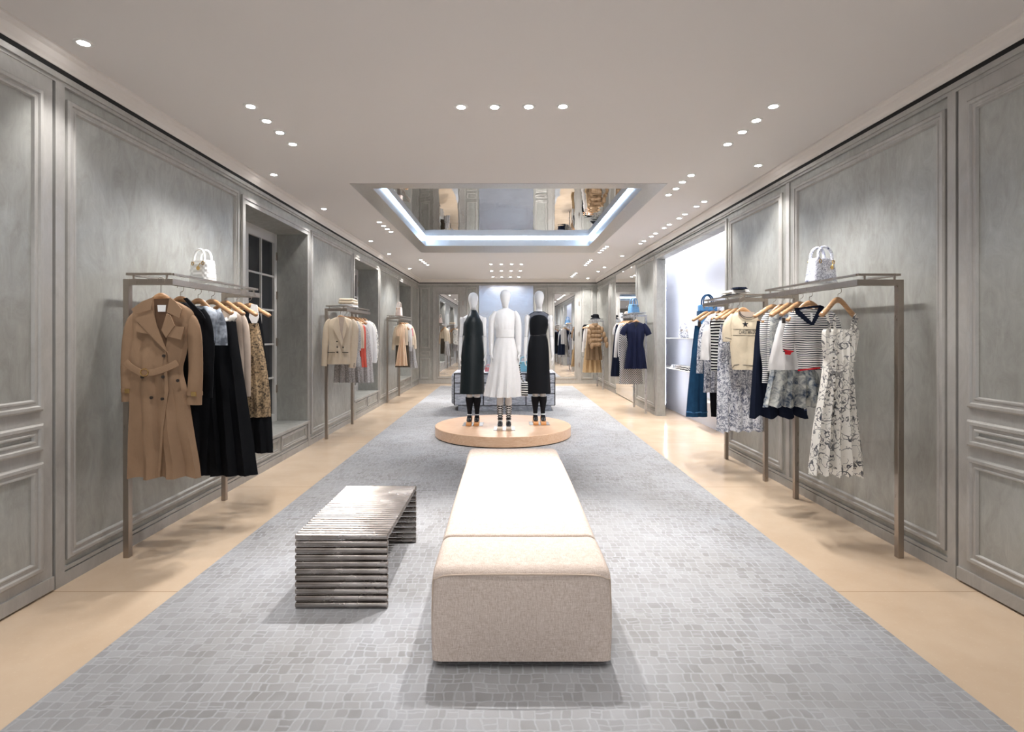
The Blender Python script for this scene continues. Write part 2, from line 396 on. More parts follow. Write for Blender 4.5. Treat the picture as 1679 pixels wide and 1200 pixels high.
# --- mouldings
def pl(side):
    if side == 'L': return lambda u, v, w: (XL+w, u, v)
    if side == 'R': return lambda u, v, w: (XR-w, u, v)
    if side == 'B': return lambda u, v, w: (u, YB-w, v)
    return lambda u, v, w: (u, v, w)
PROF = [(0,0),(0,.014),(.010,.022),(.026,.022),(.032,.012),(.046,.012),(.052,.017),(.060,.017),(.068,0)]
def rect_mould(bm, f, u0, u1, v0, v1, prof=PROF, s=1.0):
    loops = []
    for o, h in prof:
        o *= s; h *= s
        loops.append([bm.verts.new(f(*p)) for p in ((u0+o, v0+o, h), (u1-o, v0+o, h), (u1-o, v1-o, h), (u0+o, v1-o, h))])
    for a, b in zip(loops, loops[1:]):
        for k in range(4): bm.faces.new((a[k], a[(k+1)%4], b[(k+1)%4], b[k]))
def fbox(bm, f, u0, u1, v0, v1, w0, w1):
    a = f(u0, v0, w0); b = f(u1, v1, w1)
    box(bm, min(a[0],b[0]), max(a[0],b[0]), min(a[1],b[1]), max(a[1],b[1]), min(a[2],b[2]), max(a[2],b[2]))
def arch(bm, f, u0, u1, v0, v1, w=.07, sill=True):
    """casing round an opening"""
    for a, b, h in ((0, w, .012), (w*.62, w+.003, .02)):
        fbox(bm, f, u0-b, u0-a, v0 if sill else 0, v1+b, 0, h); fbox(bm, f, u1+a, u1+b, v0 if sill else 0, v1+b, 0, h)
        fbox(bm, f, u0-a, u1+a, v1+a, v1+b, 0, h)
fL, fR, fB = pl('L'), pl('R'), pl('B')
bm = B()
fbox(bm, fL, YF, YB, ZG-.012, ZG+.0155, 0, .031); fbox(bm, fR, YF, YB, ZG-.012, ZG+.0155, 0, .031); fbox(bm, fB, XL, XR, ZG-.012, ZG+.0155, 0, .031)
struct('trim_2', bm, M['black'])  # raised black strip painted as the dark recess under the cornice
# cornice above the gap
def cornice(side):
    bm = B(); f = pl(side); u0, u1 = (YF, YB) if side != 'B' else (XL, XR)
    prof = [(ZG+.016,0),(ZG+.016,.035),(ZG+.030,.040),(ZG+.045,.052),(ZG+.075,.066),(ZG+.085,.082),(ZG+.097,.088),(ZC,.088),(ZC,0)]
    a = [bm.verts.new(f(u0, z, w)) for z, w in prof]; b = [bm.verts.new(f(u1, z, w)) for z, w in prof]
    for i in range(len(prof)-1): bm.faces.new((a[i], a[i+1], b[i+1], b[i]))
    bm.faces.new(a); bm.faces.new(b)
    return bm
for i, s_ in enumerate('LRB'): struct('trim_%d' % (3+i), cornice(s_), M['cornice'])
# left wall frames
def frieze(bm, f, u0, u1):
    fbox(bm, f, u0, u1, 2.905, ZG-.012, 0, .03); fbox(bm, f, u0, u1, 2.885, 2.905, 0, .018)
def plinth(bm, f, u0, u1): fbox(bm, f, u0, u1, 0, .072, 0, .018); fbox(bm, f, u0, u1, .078, .10, 0, .014)
bm = B()
frieze(bm, fL, YF, YB)
rect_mould(bm, fL, 3.17, 5.2, .135, 2.82)
rect_mould(bm, fL, 7.14, 9.05, .135, 2.82); rect_mould(bm, fL, 10.98, 12.88, .135, 2.82); rect_mould(bm, fL, 14.72, 15.85, .135, 2.82)
fbox(bm, fL, 3.08, 3.145, 0, 2.885, 0, .018)
for (a, b) in NI:
    arch(bm, fL, a, b, NZ0, NZ1)
    fbox(bm, fL, a-.05, b+.05, NZ0-.03, NZ0, 0, .03)
    rect_mould(bm, fL, a+.03, (a+b)/2-.03, .12, .285, s=.6); rect_mould(bm, fL, (a+b)/2+.03, b-.03, .12, .285, s=.6)
    fbox(bm, fL, a-.07, a, 0, NZ0, 0, .02); fbox(bm, fL, b, b+.07, 0, NZ0, 0, .02)
struct('trim_6', bm, M['plaster_frame'])
bm = B()
for a, b in zip([3.145]+[p[1]+.07 for p in NI], [p[0]-.07 for p in NI]+[YB]): plinth(bm, fL, a, b)
for a, b in NI: plinth(bm, fL, a, b)
struct('baseboard_left', bm, M['plaster_frame'])
bm = B()
frieze(bm, fR, YF, YB)
rect_mould(bm, fR, 3.30, 5.04, .135, 2.82); rect_mould(bm, fR, 5.25, 6.50, .135, 2.82)
fbox(bm, fR, 3.215, 3.275, 0, 2.885, 0, .018)
fbox(bm, fR, 5.12, 5.18, .1, 2.885, 0, .012)
arch(bm, fR, RO0, RO1, 0, ROZ, .06, False)
rect_mould(bm, fR, 9.76, 11.12, .135, 2.86); rect_mould(bm, fR, 13.25, 14.0, .135, 2.82); rect_mould(bm, fR, 14.1, 15.85, .135, 2.82)
struct('trim_7', bm, M['plaster_frame'])
bm = B(); plinth(bm, fR, 3.275, 6.56); plinth(bm, fR, 9.70, 11.18); plinth(bm, fR, 13.2, YB); struct('baseboard_right', bm, M['plaster_frame'])
# far part of the right wall reads as a beige plaster bay beside the full height mirror
bm = B(); fbox(bm, fR, 11.2, 13.2, .03, 2.90, 0, .012)
o = obj('wall_mirror', bm, M['mirror'], smooth=False); tag(o, 'tall mirror on the right wall behind the rack with the navy dress', 'mirror')
# back wall
bm = B(); frieze(bm, fB, XL, XR)
def triple(bm, f, u0, u1, s=.75, top=2.82):
    rect_mould(bm, f, u0, u1, .143, .748, s=s); rect_mould(bm, f, u0, u1, .81, .96, s=s*.8); rect_mould(bm, f, u0, u1, 1.03, top, s=s)
triple(bm, fB, -2.53, -2.24); triple(bm, fB, 2.22, 2.54); triple(bm, fB, -1.17, -.86); triple(bm, fB, .85, 1.20)
arch(bm, fB, -2.08, -1.27, 0, 2.78, .06, False); arch(bm, fB, 1.29, 2.14, 0, 2.78, .06, False)
struct('trim_8', bm, M['plaster_frame'])
bm = B(); plinth(bm, fB, XL, -2.14); plinth(bm, fB, -1.21, 1.23); plinth(bm, fB, 2.20, XR); struct('baseboard_back', bm, M['plaster_frame'])
def door(name, f, u0, u1, z1=2.86, mirror=None, label=''):
    bm = B(); fbox(bm, f, u0, u1, .01, z1, 0, .012)
    d = struct(name, bm, M['plaster_frame'])
    if mirror:
        m0, m1, a, b = mirror
        bm = B(); rect_mould(bm, f, m0-.06, m1+.06, a-.06, b+.06, s=.8)
        bmesh.ops.translate(bm, vec=Vector(f(0,0,.012))-Vector(f(0,0,0)), verts=bm.verts[:]); obj('mirror_frame', bm, M['plaster_frame'], d, False)
        bm = B(); fbox(bm, f, m0, m1, a, b, .012, .02); obj('mirror', bm, M['mirror'], d, False)
        for z in (.5, 1.4, 2.3):
            bm = B(); fbox(bm, f, u1-.012, u1+.012, z, z+.12, .012, .026); obj('hinge', bm, M['steel'], d, False)
    return d
dB1 = door('door_3', fB, -2.08, -1.27, 2.78, (-1.97, -1.41, .215, 2.62))
dB2 = door('door_4', fB, 1.29, 2.14, 2.78, (1.42, 2.0, .205, 2.63))
dB1['label'] = 'door with a tall mirror, left of the three dressed mannequins on the back wall'
dB2['label'] = 'door with a tall mirror, right of the three dressed mannequins on the back wall'
def closet(name, f, u0, u1):
    bm = B(); fbox(bm, f, u0, u1, .012, 2.885, 0, .014); d = struct(name, bm, M['plaster_frame'])
    bm = B(); fbox(bm, f, u1, u1+.01, 0, 2.885, 0, .004); obj('shadow_gap', bm, M['black'], d, False)
    off = Vector(f(0,0,.014))-Vector(f(0,0,0))
    for a, b in ((.143,.748),(.81,.96),(1.03,2.79)):
        bm = B(); rect_mould(bm, f, u0+.08, u1-.075, a, b); bmesh.ops.translate(bm, vec=off, verts=bm.verts[:]); obj('panel_moulding', bm, M['plaster_frame'], d, False)
        bm = B(); fbox(bm, f, u0+.145, u1-.14, a+.066 if b-a > .2 else a+.05, b-.066 if b-a > .2 else b-.05, .014, .017); obj('panel', bm, M['plaster'], d, False)
    bm = B(); fbox(bm, f, u0, u1, .012, .085, .014, .026); obj('kick_board', bm, M['plaster_frame'], d, False)
    return d
closet('door_1', fL, 1.55, 3.063)['label'] = 'panelled grey closet door at the left edge of the room'
closet('door_2', fR, 1.55, 3.20)['label'] = 'panelled grey closet door at the right edge of the room'
# central foil panel on the back wall
bm = B(); fbox(bm, fB, -.795, .79, .10, 2.88, .0, .03)
o = obj('metal_wall_panel', bm, M['foil'], smooth=False); tag(o, 'tall polished metal panel on the back wall behind the mannequins', 'wall panel')
# windows in the left niches
XW = XL-.43
for i, (a, b) in enumerate(NI):
    w = bpy.data.objects.new('window_%d' % (i+1), None); C.objects.link(w); w.location = (XW, (a+b)/2, NZ0); w['kind'] = 'structure'
    w['label'] = ('french window with dark panes in the niche behind the trench coat rack', 'window niche behind the cream blazer rack', 'window niche behind the peach dress rack')[i]
    bm = B(); s0, s1 = a+.005, b-.005; mid = (a+b)/2
    for u0, u1 in ((s0, s0+.07), (mid-.06, mid+.06), (s1-.07, s1)): box(bm, XW, XW+.045, u0, u1, NZ0, NZ1)
    [(box(bm, XW, XW+.044, l0, l1, NZ0, NZ0+.10), box(bm, XW, XW+.044, l0, l1, NZ1-.12, NZ1)) for l0, l1 in ((s0+.07, mid-.06), (mid+.06, s1-.07))]
    obj('window_frame', bm, M['white_paint'], w, False)
    bm = B()
    for l0, l1 in ((s0+.07, mid-.06), (mid+.06, s1-.07)):
        c = (l0+l1)/2; box(bm, XW+.008, XW+.036, c-.011, c+.011, NZ0+.1, NZ1-.12)
        for k in range(1, 5): z = NZ1-.12-.43*k; box(bm, XW+.009, XW+.035, l0, l1, z-.011, z+.011)
    obj('glazing_bars', bm, M['white_paint'], w, False)
    bm = B(); box(bm, XW+.002, XW+.014, s0+.05, s1-.05, NZ0+.08, NZ1-.1); obj('glass', bm, M['dark_glass'], w, False)
    for z in (.75, 1.35, 1.95, 2.45):
        bm = B(); box(bm, XW+.045, XW+.06, s1-.03, s1, z-.05, z+.05); obj('hinge', bm, M['steel'], w, False)
# carpet
bm = B(); rbox(bm, -1.84, 1.855, YF+.3, 15.15, 0, .012, .004, 1)
tag(obj('carpet', bm, M['carpet'], smooth=False), 'long grey cobble-patterned carpet running down the middle of the stone floor', 'carpet')
# ------------------------------------------------------------------ downlights
def lamp_proto():
    t = thing('downlight', 'x', 'ceiling light', (0, 0, ZC), None)
    bm = B()
    pr = [(.029,-.001),(.029,-.004),(.040,-.006),(.047,-.004),(.049,0)]
    rings = [[bm.verts.new((r*math.cos(2*PI*k/20), r*math.sin(2*PI*k/20), z+ZC)) for k in range(20)] for r, z in pr]
    for a, b in zip(rings, rings[1:]):
        for k in range(20): bm.faces.new((a[k], a[(k+1)%20], b[(k+1)%20], b[k]))
    obj('trim_ring', bm, M['lamp_trim'], t)
    bm = B(); disc(bm, (0,0,ZC-.003), .029, .004, 'z', 20); obj('lens', bm, M['lamp'], t)
    return t
L0 = lamp_proto(); used = [False]
ORD4 = ['nearest', 'second nearest', 'third nearest', 'farthest']
def lamp(px, py, label, group, aim=(0,0), power=1.0, ZZ=ZC, pos=None, cone=95):
    if pos: X, Y = pos
    else: Y = F*(ZZ-CZ)/(VY-py); X = (px-VX)*Y/F
    if not used[0]: o = L0; o.location = (X, Y, ZC); used[0] = True; o['label'] = label
    else: o = dup(L0, (X, Y, ZC), label)
    o['group'] = group
    d = bpy.data.lights.new('spot', 'SPOT'); d.energy = SPOT_W*power; d.spot_size = math.radians(cone); d.spot_blend = .75; d.shadow_soft_size = .03
    d.color = (1.0, .975, .955)
    s = bpy.data.objects.new('spot', d); C.objects.link(s); s.parent = o; s.location = (0, 0, -.012)
    v = Vector((aim[0], aim[1], -2.5)); s.rotation_euler = v.to_track_quat('-Z', 'Y').to_euler()
    return o
g = 'downlights in the ceiling'
lamp(137, 70, 'lone downlight in the near left corner of the ceiling', g, (.1, .2), .55, cone=85)
for k, (x, y) in enumerate([(411,174),(437,198),(459,217),(480,236)]): lamp(x, y, ORD4[k]+' downlight in the near left diagonal row of four', g, (-.45, .2), .7)
lamp(449, 286, 'single downlight above the window niche at left', g, (0, 0), .6)
lamp(531, 342, 'single downlight left of the near corner of the ceiling mirror', g, (0, 0), .6)
for k, (x, y) in enumerate([(622,364),(629,370),(635,375),(641,380)]): lamp(x, y, ORD4[k]+' downlight of the row of four left of the ceiling mirror', g, ((-.6,.2) if k < 2 else (1.6,-.3)), (.7 if k < 2 else .8), cone=(95 if k < 2 else 60))
lamp(608, 395, 'single downlight above the cream blazer rack', g, (0, 0), .9)
lamp(638, 416, 'small downlight beyond the one over the cream blazer rack', g, (0, 0), .9)
lamp(672, 440, 'small downlight near the far left end of the ceiling', g, (0, .3), 1.0)
for k, (x, y) in enumerate([(690,426),(693.5,428.6),(697,431.2),(701,434)]): lamp(x, y, ORD4[k]+' downlight of the row of four at the far left', g, ((-.7,.2) if k < 2 else (.1,.9)), .9)
LR = ['leftmost', 'second from left', 'third from left', 'rightmost']
for k, (x, y) in enumerate([(756,175),(811,175),(867,174.5),(923,174)]): lamp(x, y, LR[k]+' downlight of the row across the ceiling in front of the mirror', g, ((.12,-.35) if k == 0 else (-.12,-.35) if k == 3 else (0,3.6)), (3.2 if k in (0,3) else 1.9), cone=(66 if k in (0,3) else 48))
for r, (y, xs) in enumerate(((433,(805,822,839,855)),(444,(806,822,838,853)),(454,(808,822.5,837,851)))):
    for k, x in enumerate(xs): lamp(x, y, '%s downlight in the %s row beyond the ceiling mirror' % (LR[k], ('near','middle','far')[r]), g, (0, (-1.6,.6,1.4)[r]), (1.5,.9,.9)[r])
for k, (x, y) in enumerate([(1268,174),(1240,197),(1217,216),(1193,236)]): lamp(x, y, ORD4[k]+' downlight in the near right diagonal row of four', g, (.45, .2), .7)
lamp(1243, 271, 'single downlight close to the right cornice before the display niche', g, (0, .4), .8)
for k, (x, y) in enumerate([(1133,287),(1119,298),(1108,309),(1096,319)]): lamp(x, y, ORD4[k]+' downlight of the row of four right of the ceiling mirror', g, ((.6,.1) if k < 2 else (-2.1,1.5)), (.8 if k < 2 else 1.1), cone=(95 if k < 2 else 55))
for k, (x, y) in enumerate([(1154.6,330),(1142,338),(1123,351),(1113.5,357.5),(1097,368),(1089,373.5),(1075,382.5),(1068,387.5),(1056,395),(1050,399)]):
    lamp(x, y, '%s downlight of the %s pair along the bright display niche' % (('nearer','farther')[k%2], ('first','second','third','fourth','fifth')[k//2]), g, (.1, 0), .6)
for k, (x, y) in enumerate([(995,404),(991,407),(987,410.3),(983,413.7)]): lamp(x, y, ORD4[k]+' downlight of the slanting row right of the mirror far corner', g, (.4, .1), .7)
lamp(1020, 419.5, 'single downlight over the rack with the navy dress', g, (.1, 0), .8)
lamp(991, 438, 'single downlight over the tall mirror on the right wall', g, (.1, 0), .8); lamp(981, 445, 'small downlight between the tall wall mirror and the far corner', g, (.1, 0), .8)
for k, (x, y) in enumerate([(969,426.5),(966,429),(963,431.5),(960,434.5)]): lamp(x, y, ORD4[k]+' downlight of the short bright row at the far right', g, (0, .4), .8)
for k, (x, y) in enumerate([(944.5,447.5),(942,449.5),(939.5,451.5),(937.5,453.5)]): lamp(x, y, ORD4[k]+' downlight of the last short row before the back wall', g, (0, 1.0), .8)
lamp(964, 456, 'farthest single downlight at the right end of the back wall', g, (0, .3), .9)
for k, (x, y) in enumerate([(-1.6,2.2),(1.65,2.3),(-1.6,.6),(1.65,.6),(0,.4),(0,1.6)]):  # unseen lamps added to brighten the near end of the room
    lamp(0, 0, 'unseen downlight added above the viewpoint to light the near area', 'added downlights above the viewpoint', (x*.25, .3), .7, pos=(x, y))
# ------------------------------------------------------------------ cloth builders
def lerp_rows(rows, n):
    """rows of (z, xl, xr) from the top down, smoothed"""
    return sm(rows, n)
def cloth(bm, rows, Y, th=.05, k=3, amp=.015, ph=0., shear=0., seg=40, n=5, hem=.0, cap=True, expo=2.6, topamp=.1):
    rr = lerp_rows(rows, n); z0, z1 = rr[0][0], rr[-1][0]; cx = (rr[-1][1]+rr[-1][2])/2
    rings = []
    half = seg//2
    def ring(r, inset=0., dz=0.):
        z, xl, xr = r[:3]; c = (xl+xr)/2; a = max((xr-xl)/2-inset, .004); tv = max(0., (z0-z)/(z0-z1+1e-6))
        A = amp*(topamp+(1-topamp)*tv**1.3); vs_ = []
        t_ = th*(.55+.45*min(1, tv*5))-inset
        for side in (-1, 1):
            for i in range(half):
                u = -1+2*(i+.0)/half
                if side == 1: u = -u
                prof = max(0., 1-abs(u)**expo)**.5
                fold = A*(math.sin(k*PI*u+ph+.6*tv)+.45*math.sin(2.3*k*PI*u+ph*2.1-.8*tv))
                x = c+a*u; fold += th*.28*mnoise.noise((x*9+ph*7, z*5, Y*3+side))*min(1, tv*4) + th*.10*mnoise.noise((x*26, z*13, Y+side*5))*min(1, tv*4); y = Y + side*max(t_, .003)*prof + fold*(.25+.75*prof) + (x-cx)*shear
                vs_.append(bm.verts.new((x, y, z+dz + hem*tv*math.sin(k*PI*u+ph+1)*.5)))
        return vs_
    for r in rr: rings.append(ring(r))
    m = len(rings[0])
    rings.append(ring(rr[-1], .006, .0)); rings.append(ring(rr[-1], .012, .07))
    for a, b in zip(rings, rings[1:]):
        for q in range(m): bm.faces.new((a[q], a[(q+1)%m], b[(q+1)%m], b[q]))
    bm.faces.new(rings[0][::-1])
    bm.faces.new(rings[-1])
def rows_px(prof, Y): return [(P(0, py, Y)[1], P(xl, 0, Y)[0], P(xr, 0, Y)[0]) for py, xl, xr in prof]
def sleeve_px(bm, pts, Y, flat=.6, dy=0., seg=14, shear=0., cx=0.):
    """pts: (px, py, radius px)"""
    path = []
    for q in pts:
        X, Z = P(q[0], q[1], Y); r = q[2]*Y/F
        path.append((X, Y+dy+(X-cx)*shear, Z, r, r*flat))
    path = sm(path, 5); loft(bm, path, seg, (0,1,0))
def poly_px(bm, pts, Y, th=.006): prism(bm, [(P(x,y,Y)[0], Y, P(x,y,Y)[1]) for x, y in pts], (0, th, 0))
RACKBAR = {}
def hanger(cx, Y, ztop, label, group, w=.2, ang=0., drop=.085, neck=None, clips=False):
    """wooden hanger hanging below the bar at (cx, Y), bar underside at ztop"""
    zn = neck if neck else ztop-.075
    t = thing('wooden_hanger', label, 'hanger', (cx, Y, zn), group)
    ca, sa = math.cos(ang), math.sin(ang)
    pts = []
    for u, dz, a, b in ((-1, -drop-.010, .009, .011), (-.95, -drop-.002, .018, .019), (-.6, -drop*.60, .017, .012), (-.25, -drop*.15, .018, .009), (0, -.002, .021, .009),
                        (.25, -drop*.15, .018, .009), (.6, -drop*.60, .017, .012), (.95, -drop-.002, .018, .019), (1, -drop-.010, .009, .011)):
        pts.append((cx+u*w*ca, Y+u*w*sa, zn+dz, a, b))
    bm = B(); loft(bm, sm(pts, 4), 10, (0,1,0)); obj('hanger_arms', bm, M['hanger'], t)
    bm = B(); zt = ztop+.012; R = (zt-zn-.02)*.42; R = max(min(R, .024), .012); zc_ = zt-R
    hp = [(cx, Y, zn+.005), (cx, Y, zc_-R)]+[(cx+R*math.cos(th), Y, zc_+R*math.sin(th)) for th in [math.radians(d) for d in (-60,-20,20,60,100,140,170)]]
    tube(bm, hp, .0022, 6, n=2); obj('hook', bm, M['steel'], t)
    return t
def garment(name, label, cat, group, Y, prof, mat, th=.045, k=3, amp=.014, ph=0., shear=0., hem=0., sleeves=(), smat=None, collar=None, sl_flat=.6, part='body', expo=2.6, topamp=.1, n=5):
    rows = rows_px(prof, Y); cx = (rows[-1][1]+rows[-1][2])/2
    t = thing(name, label, cat, (cx, Y, rows[-1][0]), group)
    bm = B(); cloth(bm, rows, Y, th, k, amp, ph, shear, hem=hem, expo=expo, topamp=topamp, n=n)
    garment.body = obj(part, bm, mat, t)
    for s in sleeves:
        bm = B(); sleeve_px(bm, s, Y, sl_flat, 0, shear=shear, cx=cx); obj('sleeve', bm, smat or mat, t)
    return t
def button_px(px, py, Y, r, m, parent, name='button'):
    X, Z = P(px, py, Y); bm = B(); disc(bm, (X, Y, Z), r, .006, 'y', 12); obj(name, bm, m, parent)
def drape(bm, body, off=.002):
    """lay thin pieces on the front of a garment body"""
    o = wl(body); me = body.data
    bv = BVHTree.FromPolygons([v.co+o for v in me.vertices], [tuple(p.vertices) for p in me.polygons])
    ys = [v.co.y for v in bm.verts]; ym = max(ys)
    for v in bm.verts:
        h = bv.ray_cast(Vector((v.co.x, o.y-3, v.co.z)), Vector((0,1,0)))
        if h[0]: v.co.y = h[0].y - off - (ym-v.co.y)
    return bm
# ------------------------------------------------------------------ racks
def rack(label, Yn, Yf, Xp, Xb, zb=1.79, pm='steel', shelf=True):
    """U frame: two posts by the wall, arms out to a hanging bar along the aisle, thin glass shelf above"""
    t = thing('clothes_rack', label, 'clothes rack', (Xp, (Yn+Yf)/2, 0), 'bronze wall-side clothes racks')
    h = .019; s = 1 if Xb > Xp else -1
    for y in (Yn, Yf):
        bm = B(); rbox(bm, Xp-h, Xp+h, y-h, y+h, 0, zb+h, .002, 1); obj('post', bm, M[pm], t, False)
    bm = B(); x0, x1 = min(Xp, Xb), max(Xp, Xb)
    for y in (Yn, Yf): box(bm, x0+h if s > 0 else x0-h, x1+h if s > 0 else x1-h, y-h, y+h, zb-h, zb+h)
    box(bm, Xb-h, Xb+h, Yn+h, Yf-h, zb-h, zb+h)
    obj('hanging_bar', bm, M[pm], t, False)
    bm = B(); q = .007; zr = zb+.052; sx0, sx1 = x0-.005, x1+.005
    box(bm, sx0, sx1, Yn-.01, Yn+.006, zr-q, zr+q); box(bm, sx0, sx1, Yf-.006, Yf+.01, zr-q, zr+q)
    xe = sx1 if s > 0 else sx0
    box(bm, xe-.008, xe+.008, Yn+.006, Yf-.006, zr-q, zr+q); xe = sx0 if s > 0 else sx1; box(bm, xe-.008, xe+.008, Yn+.006, Yf-.006, zr-q, zr+q)
    obj('shelf_rim', bm, M[pm], t, False)
    bm = B(); box(bm, sx0+.009, sx1-.009, Yn+.007, Yf-.007, zr-.004, zr+.004); obj('glass_shelf', bm, M['glass'], t, False)
    for fx in (x0+.04, x1-.03):
        for y in (Yn, Yf):
            bm = B(); box(bm, fx-.005, fx+.005, y-.005, y+.005, zb+h, zr-q); obj('stand_off', bm, M[pm], t, False)
    return t
RL1 = rack('near left clothes rack carrying the tan trench coat', 3.535, 4.75, -2.465, -2.18)
RL2 = rack('middle left clothes rack carrying the cream blazer', 7.52, 8.78, -2.49, -2.22)
RL3 = rack('far left clothes rack carrying the peach dress', 11.52, 12.8, -2.52, -2.265)
RR1 = rack('near right clothes rack carrying the black and white print sundress', 3.53, 4.79, 2.555, 2.29, 1.785)
RR2 = rack('second right clothes rack carrying the cream knit top with a star', 5.364, 6.317, 2.562, 2.31)
RR3 = rack('third right clothes rack carrying the navy short-sleeved dress', 9.93, 10.85, 2.555, 2.31, 1.79, 'steel_light')
RR4 = rack('farthest right clothes rack carrying the tan puffer jacket', 14.3, 15.2, 2.55, 2.33, 1.80, 'steel_light')
exec_later = []
def hang(px, Y, label, group, side, ztop, **kw):
    if ' inside the ' in label or kw.pop('ins', 0):
        kw['w'] = .85*kw.get('w', .18); kw['drop'] = .13; kw['neck'] = ztop-(.105 if ztop > 1.79 else .08); kw.pop('ang', None)
    X = P(px, 0, Y)[0]
    return hanger(X, Y, ztop, label, group, **kw)
HG = 'wooden hangers on the clothes racks'
# ================= near left rack
ZB = 1.771
Y = 3.455
hang(264, Y, 'wooden hanger inside the tan trench coat', HG, 'L', 1.80, w=.19)
t = garment('trench_coat', 'long tan double-breasted belted trench coat at the front of the near left rack', 'coat', 'clothes on the near left rack', Y,
    [(492,246,284),(498,236,298),(507,221,313),(517,216,319),(530,216,317),(548,218,312),(580,216,306),(606,217,301),(640,214,308),(700,212,318),(750,211,327),(781,210,331)],
    M['trench'], th=.052, k=3.2, amp=.022, ph=.7, hem=.012,
    sleeves=[[(228,513,4),(219,524,9),(213,550,11),(209,600,10.5),(211,658,11)],[(306,513,4),(314,525,9),(319,550,11.5),(321,605,11.5),(318,663,12.5)]])
yf = Y-.066
bm = B(); poly_px(bm, [(252,490),(278,489),(276,520),(271,573),(262,560),(254,520)], Y-.058, .008); obj('lining', bm, M['trench_in'], t, False)
bm = B(); poly_px(bm, [(258,500),(272,500),(271,511),(259,511)], Y-.062, .004); obj('neck_label', bm, M['label'], t, False)
for pts, yy in (([(251,487),(247,508),(221,515),(215,507),(233,494)], yf-.014), ([(278,487),(273.5,512),(294,521),(298,507),(287,494)], yf-.014),
           ([(250,508),(257,535),(274,578),(262,566),(222,524),(226,518)], yf-.008), ([(273,514),(264.5,541),(272,554),(286,534),(279,517)], yf-.008)):
    bm = B(); poly_px(bm, pts, yy, .007); obj('collar' if yy < yf-.01 else 'lapel', bm, M['trench'], t, False)
for pts in ([(225,528),(222,543),(233,546),(245,548)], [(283,535),(272,551),(297,557),(302,536)]):
    bm = B(); poly_px(bm, pts, yf-.003, .006); obj('storm_flap', bm, M['trench'], t, False)
bm = B(); poly_px(bm, [(268,580),(272,575),(276,640),(268,700),(262,782),(259,781),(264,700),(270,640)], yf-.001, .006); obj('front_placket', bm, M['trench'], t, False)
bm = B()
p = [P(x,y,Y) for x, y in ((217,592),(226,600),(240,608),(251,611),(268,608),(285,602),(301,594))]
loft(bm, sm([(X, yf-.012+abs(i-3)*.005, Z, .021, .003) for i, (X, Z) in enumerate(p)], 4), 12, (0,1,0), power=.5); obj('belt', bm, M['trench'], t)
bm = B(); X, Z = P(251,609,Y)
tube(bm, [(X+.022*math.cos(a)*(1.1), yf-.018, Z+.022*math.sin(a)) for a in [2*PI*k/16 for k in range(17)]], .0035, 6); obj('buckle', bm, M['gold'], t)
for x, y in ((268.5,583.5),(267,618),(266,654),(233,618),(291.5,624),(248,652)): button_px(x, y, yf-.008, .010, M['button'], t)
for (x, y, w) in ((211,640,11.5),(319,645,12.5)):
    bm = B(); X, Z = P(x,y,Y); r = w*Y/F; loft(bm, [(X,Y,Z+.012,r*1.04,r*.68),(X,Y,Z-.012,r*1.04,r*.68)], 16, (0,1,0)); obj('cuff_strap', bm, M['trench'], t)
    bm = B(); box(bm, X+.0, X+.03, Y-r*.68-.008, Y-r*.68, Z-.014, Z+.014); obj('cuff_buckle', bm, M['gold'], t, False)
G1 = 'clothes on the near left rack'
Y = 3.68; hang(296, Y, 'wooden hanger holding the black wide-lapel jacket', HG, 'L', ZB, w=.19, ang=-.3, ins=1)
garment('wide_trousers', 'long black wide-leg trousers under the black jacket behind the trench coat', 'trousers', G1, Y+.1,
    [(560,262,336),(640,258,344),(700,262,342),(779,268,338)], M['black_wool'], th=.03, k=3, amp=.015)
t = garment('black_jacket', 'black long-sleeved jacket right behind the trench coat', 'jacket', G1, Y-.02,
    [(496,286,306),(500,276,314),(510,262,334),(530,258,340),(560,260,340),(600,264,336),(640,264,338)], M['black_wool'], th=.045, k=2, amp=.008, ph=1,
    sleeves=[[(330,508,5),(338,525,8),(342,560,9),(341,610,9),(339,652,9)]])
bm = B(); poly_px(bm, [(300,489),(306,488),(331,513),(336,522),(322,515)], Y-.08, .01); obj('collar', bm, M['black_wool'], t, False)
Y = 3.9; hang(325, Y, 'wooden hanger holding the grey washed shirt', HG, 'L', ZB, w=.19, ang=-.3, ins=1)
garment('washed_shirt', 'grey and white washed short-sleeved shirt between black jacket and black skirt', 'shirt', G1, Y,
    [(502,320,342),(506,310,350),(514,298,362),(530,296,360),(560,298,352),(600,298,350),(642,296,348)], M['tie_dye'], th=.04, k=3, amp=.012, ph=.4,
    sleeves=[[(356,508,5),(361,525,8),(363,545,9),(363,566,10)]])
Y = 4.06; hang(347, Y, 'wooden hanger with clips holding the long black flared skirt', HG, 'L', ZB, w=.2, ang=-.35)
t = garment('flared_skirt', 'long black flared skirt with a broad hem near the middle of the near left rack', 'skirt', G1, Y,
    [(527,330,387),(560,326,391),(600,322,397),(650,320,405),(700,320,412),(750,322,419),(778,323,423)], M['black_satin'], th=.05, k=4, amp=.022, ph=2)
Y = 4.24; hang(369, Y, 'wooden hanger with a patterned scarf beside the pale knit', HG, 'L', ZB, w=.19, ang=-.35)
garment('pale_cardigan', 'pale beige long knit cardigan between black skirt and brocade skirt', 'cardigan', G1, Y,
    [(509,358,380),(513,350,392),(520,346,401),(545,347,402),(600,348,404),(640,348,404),(651,348,405)], M['beige_knit'], th=.035, k=3, amp=.01, ph=.3,
    sleeves=[[(394,512,4),(402,535,6),(405,580,6),(406,650,5)]])
bm = B()
p = [(384,520),(379,526),(374,528),(369,525)]
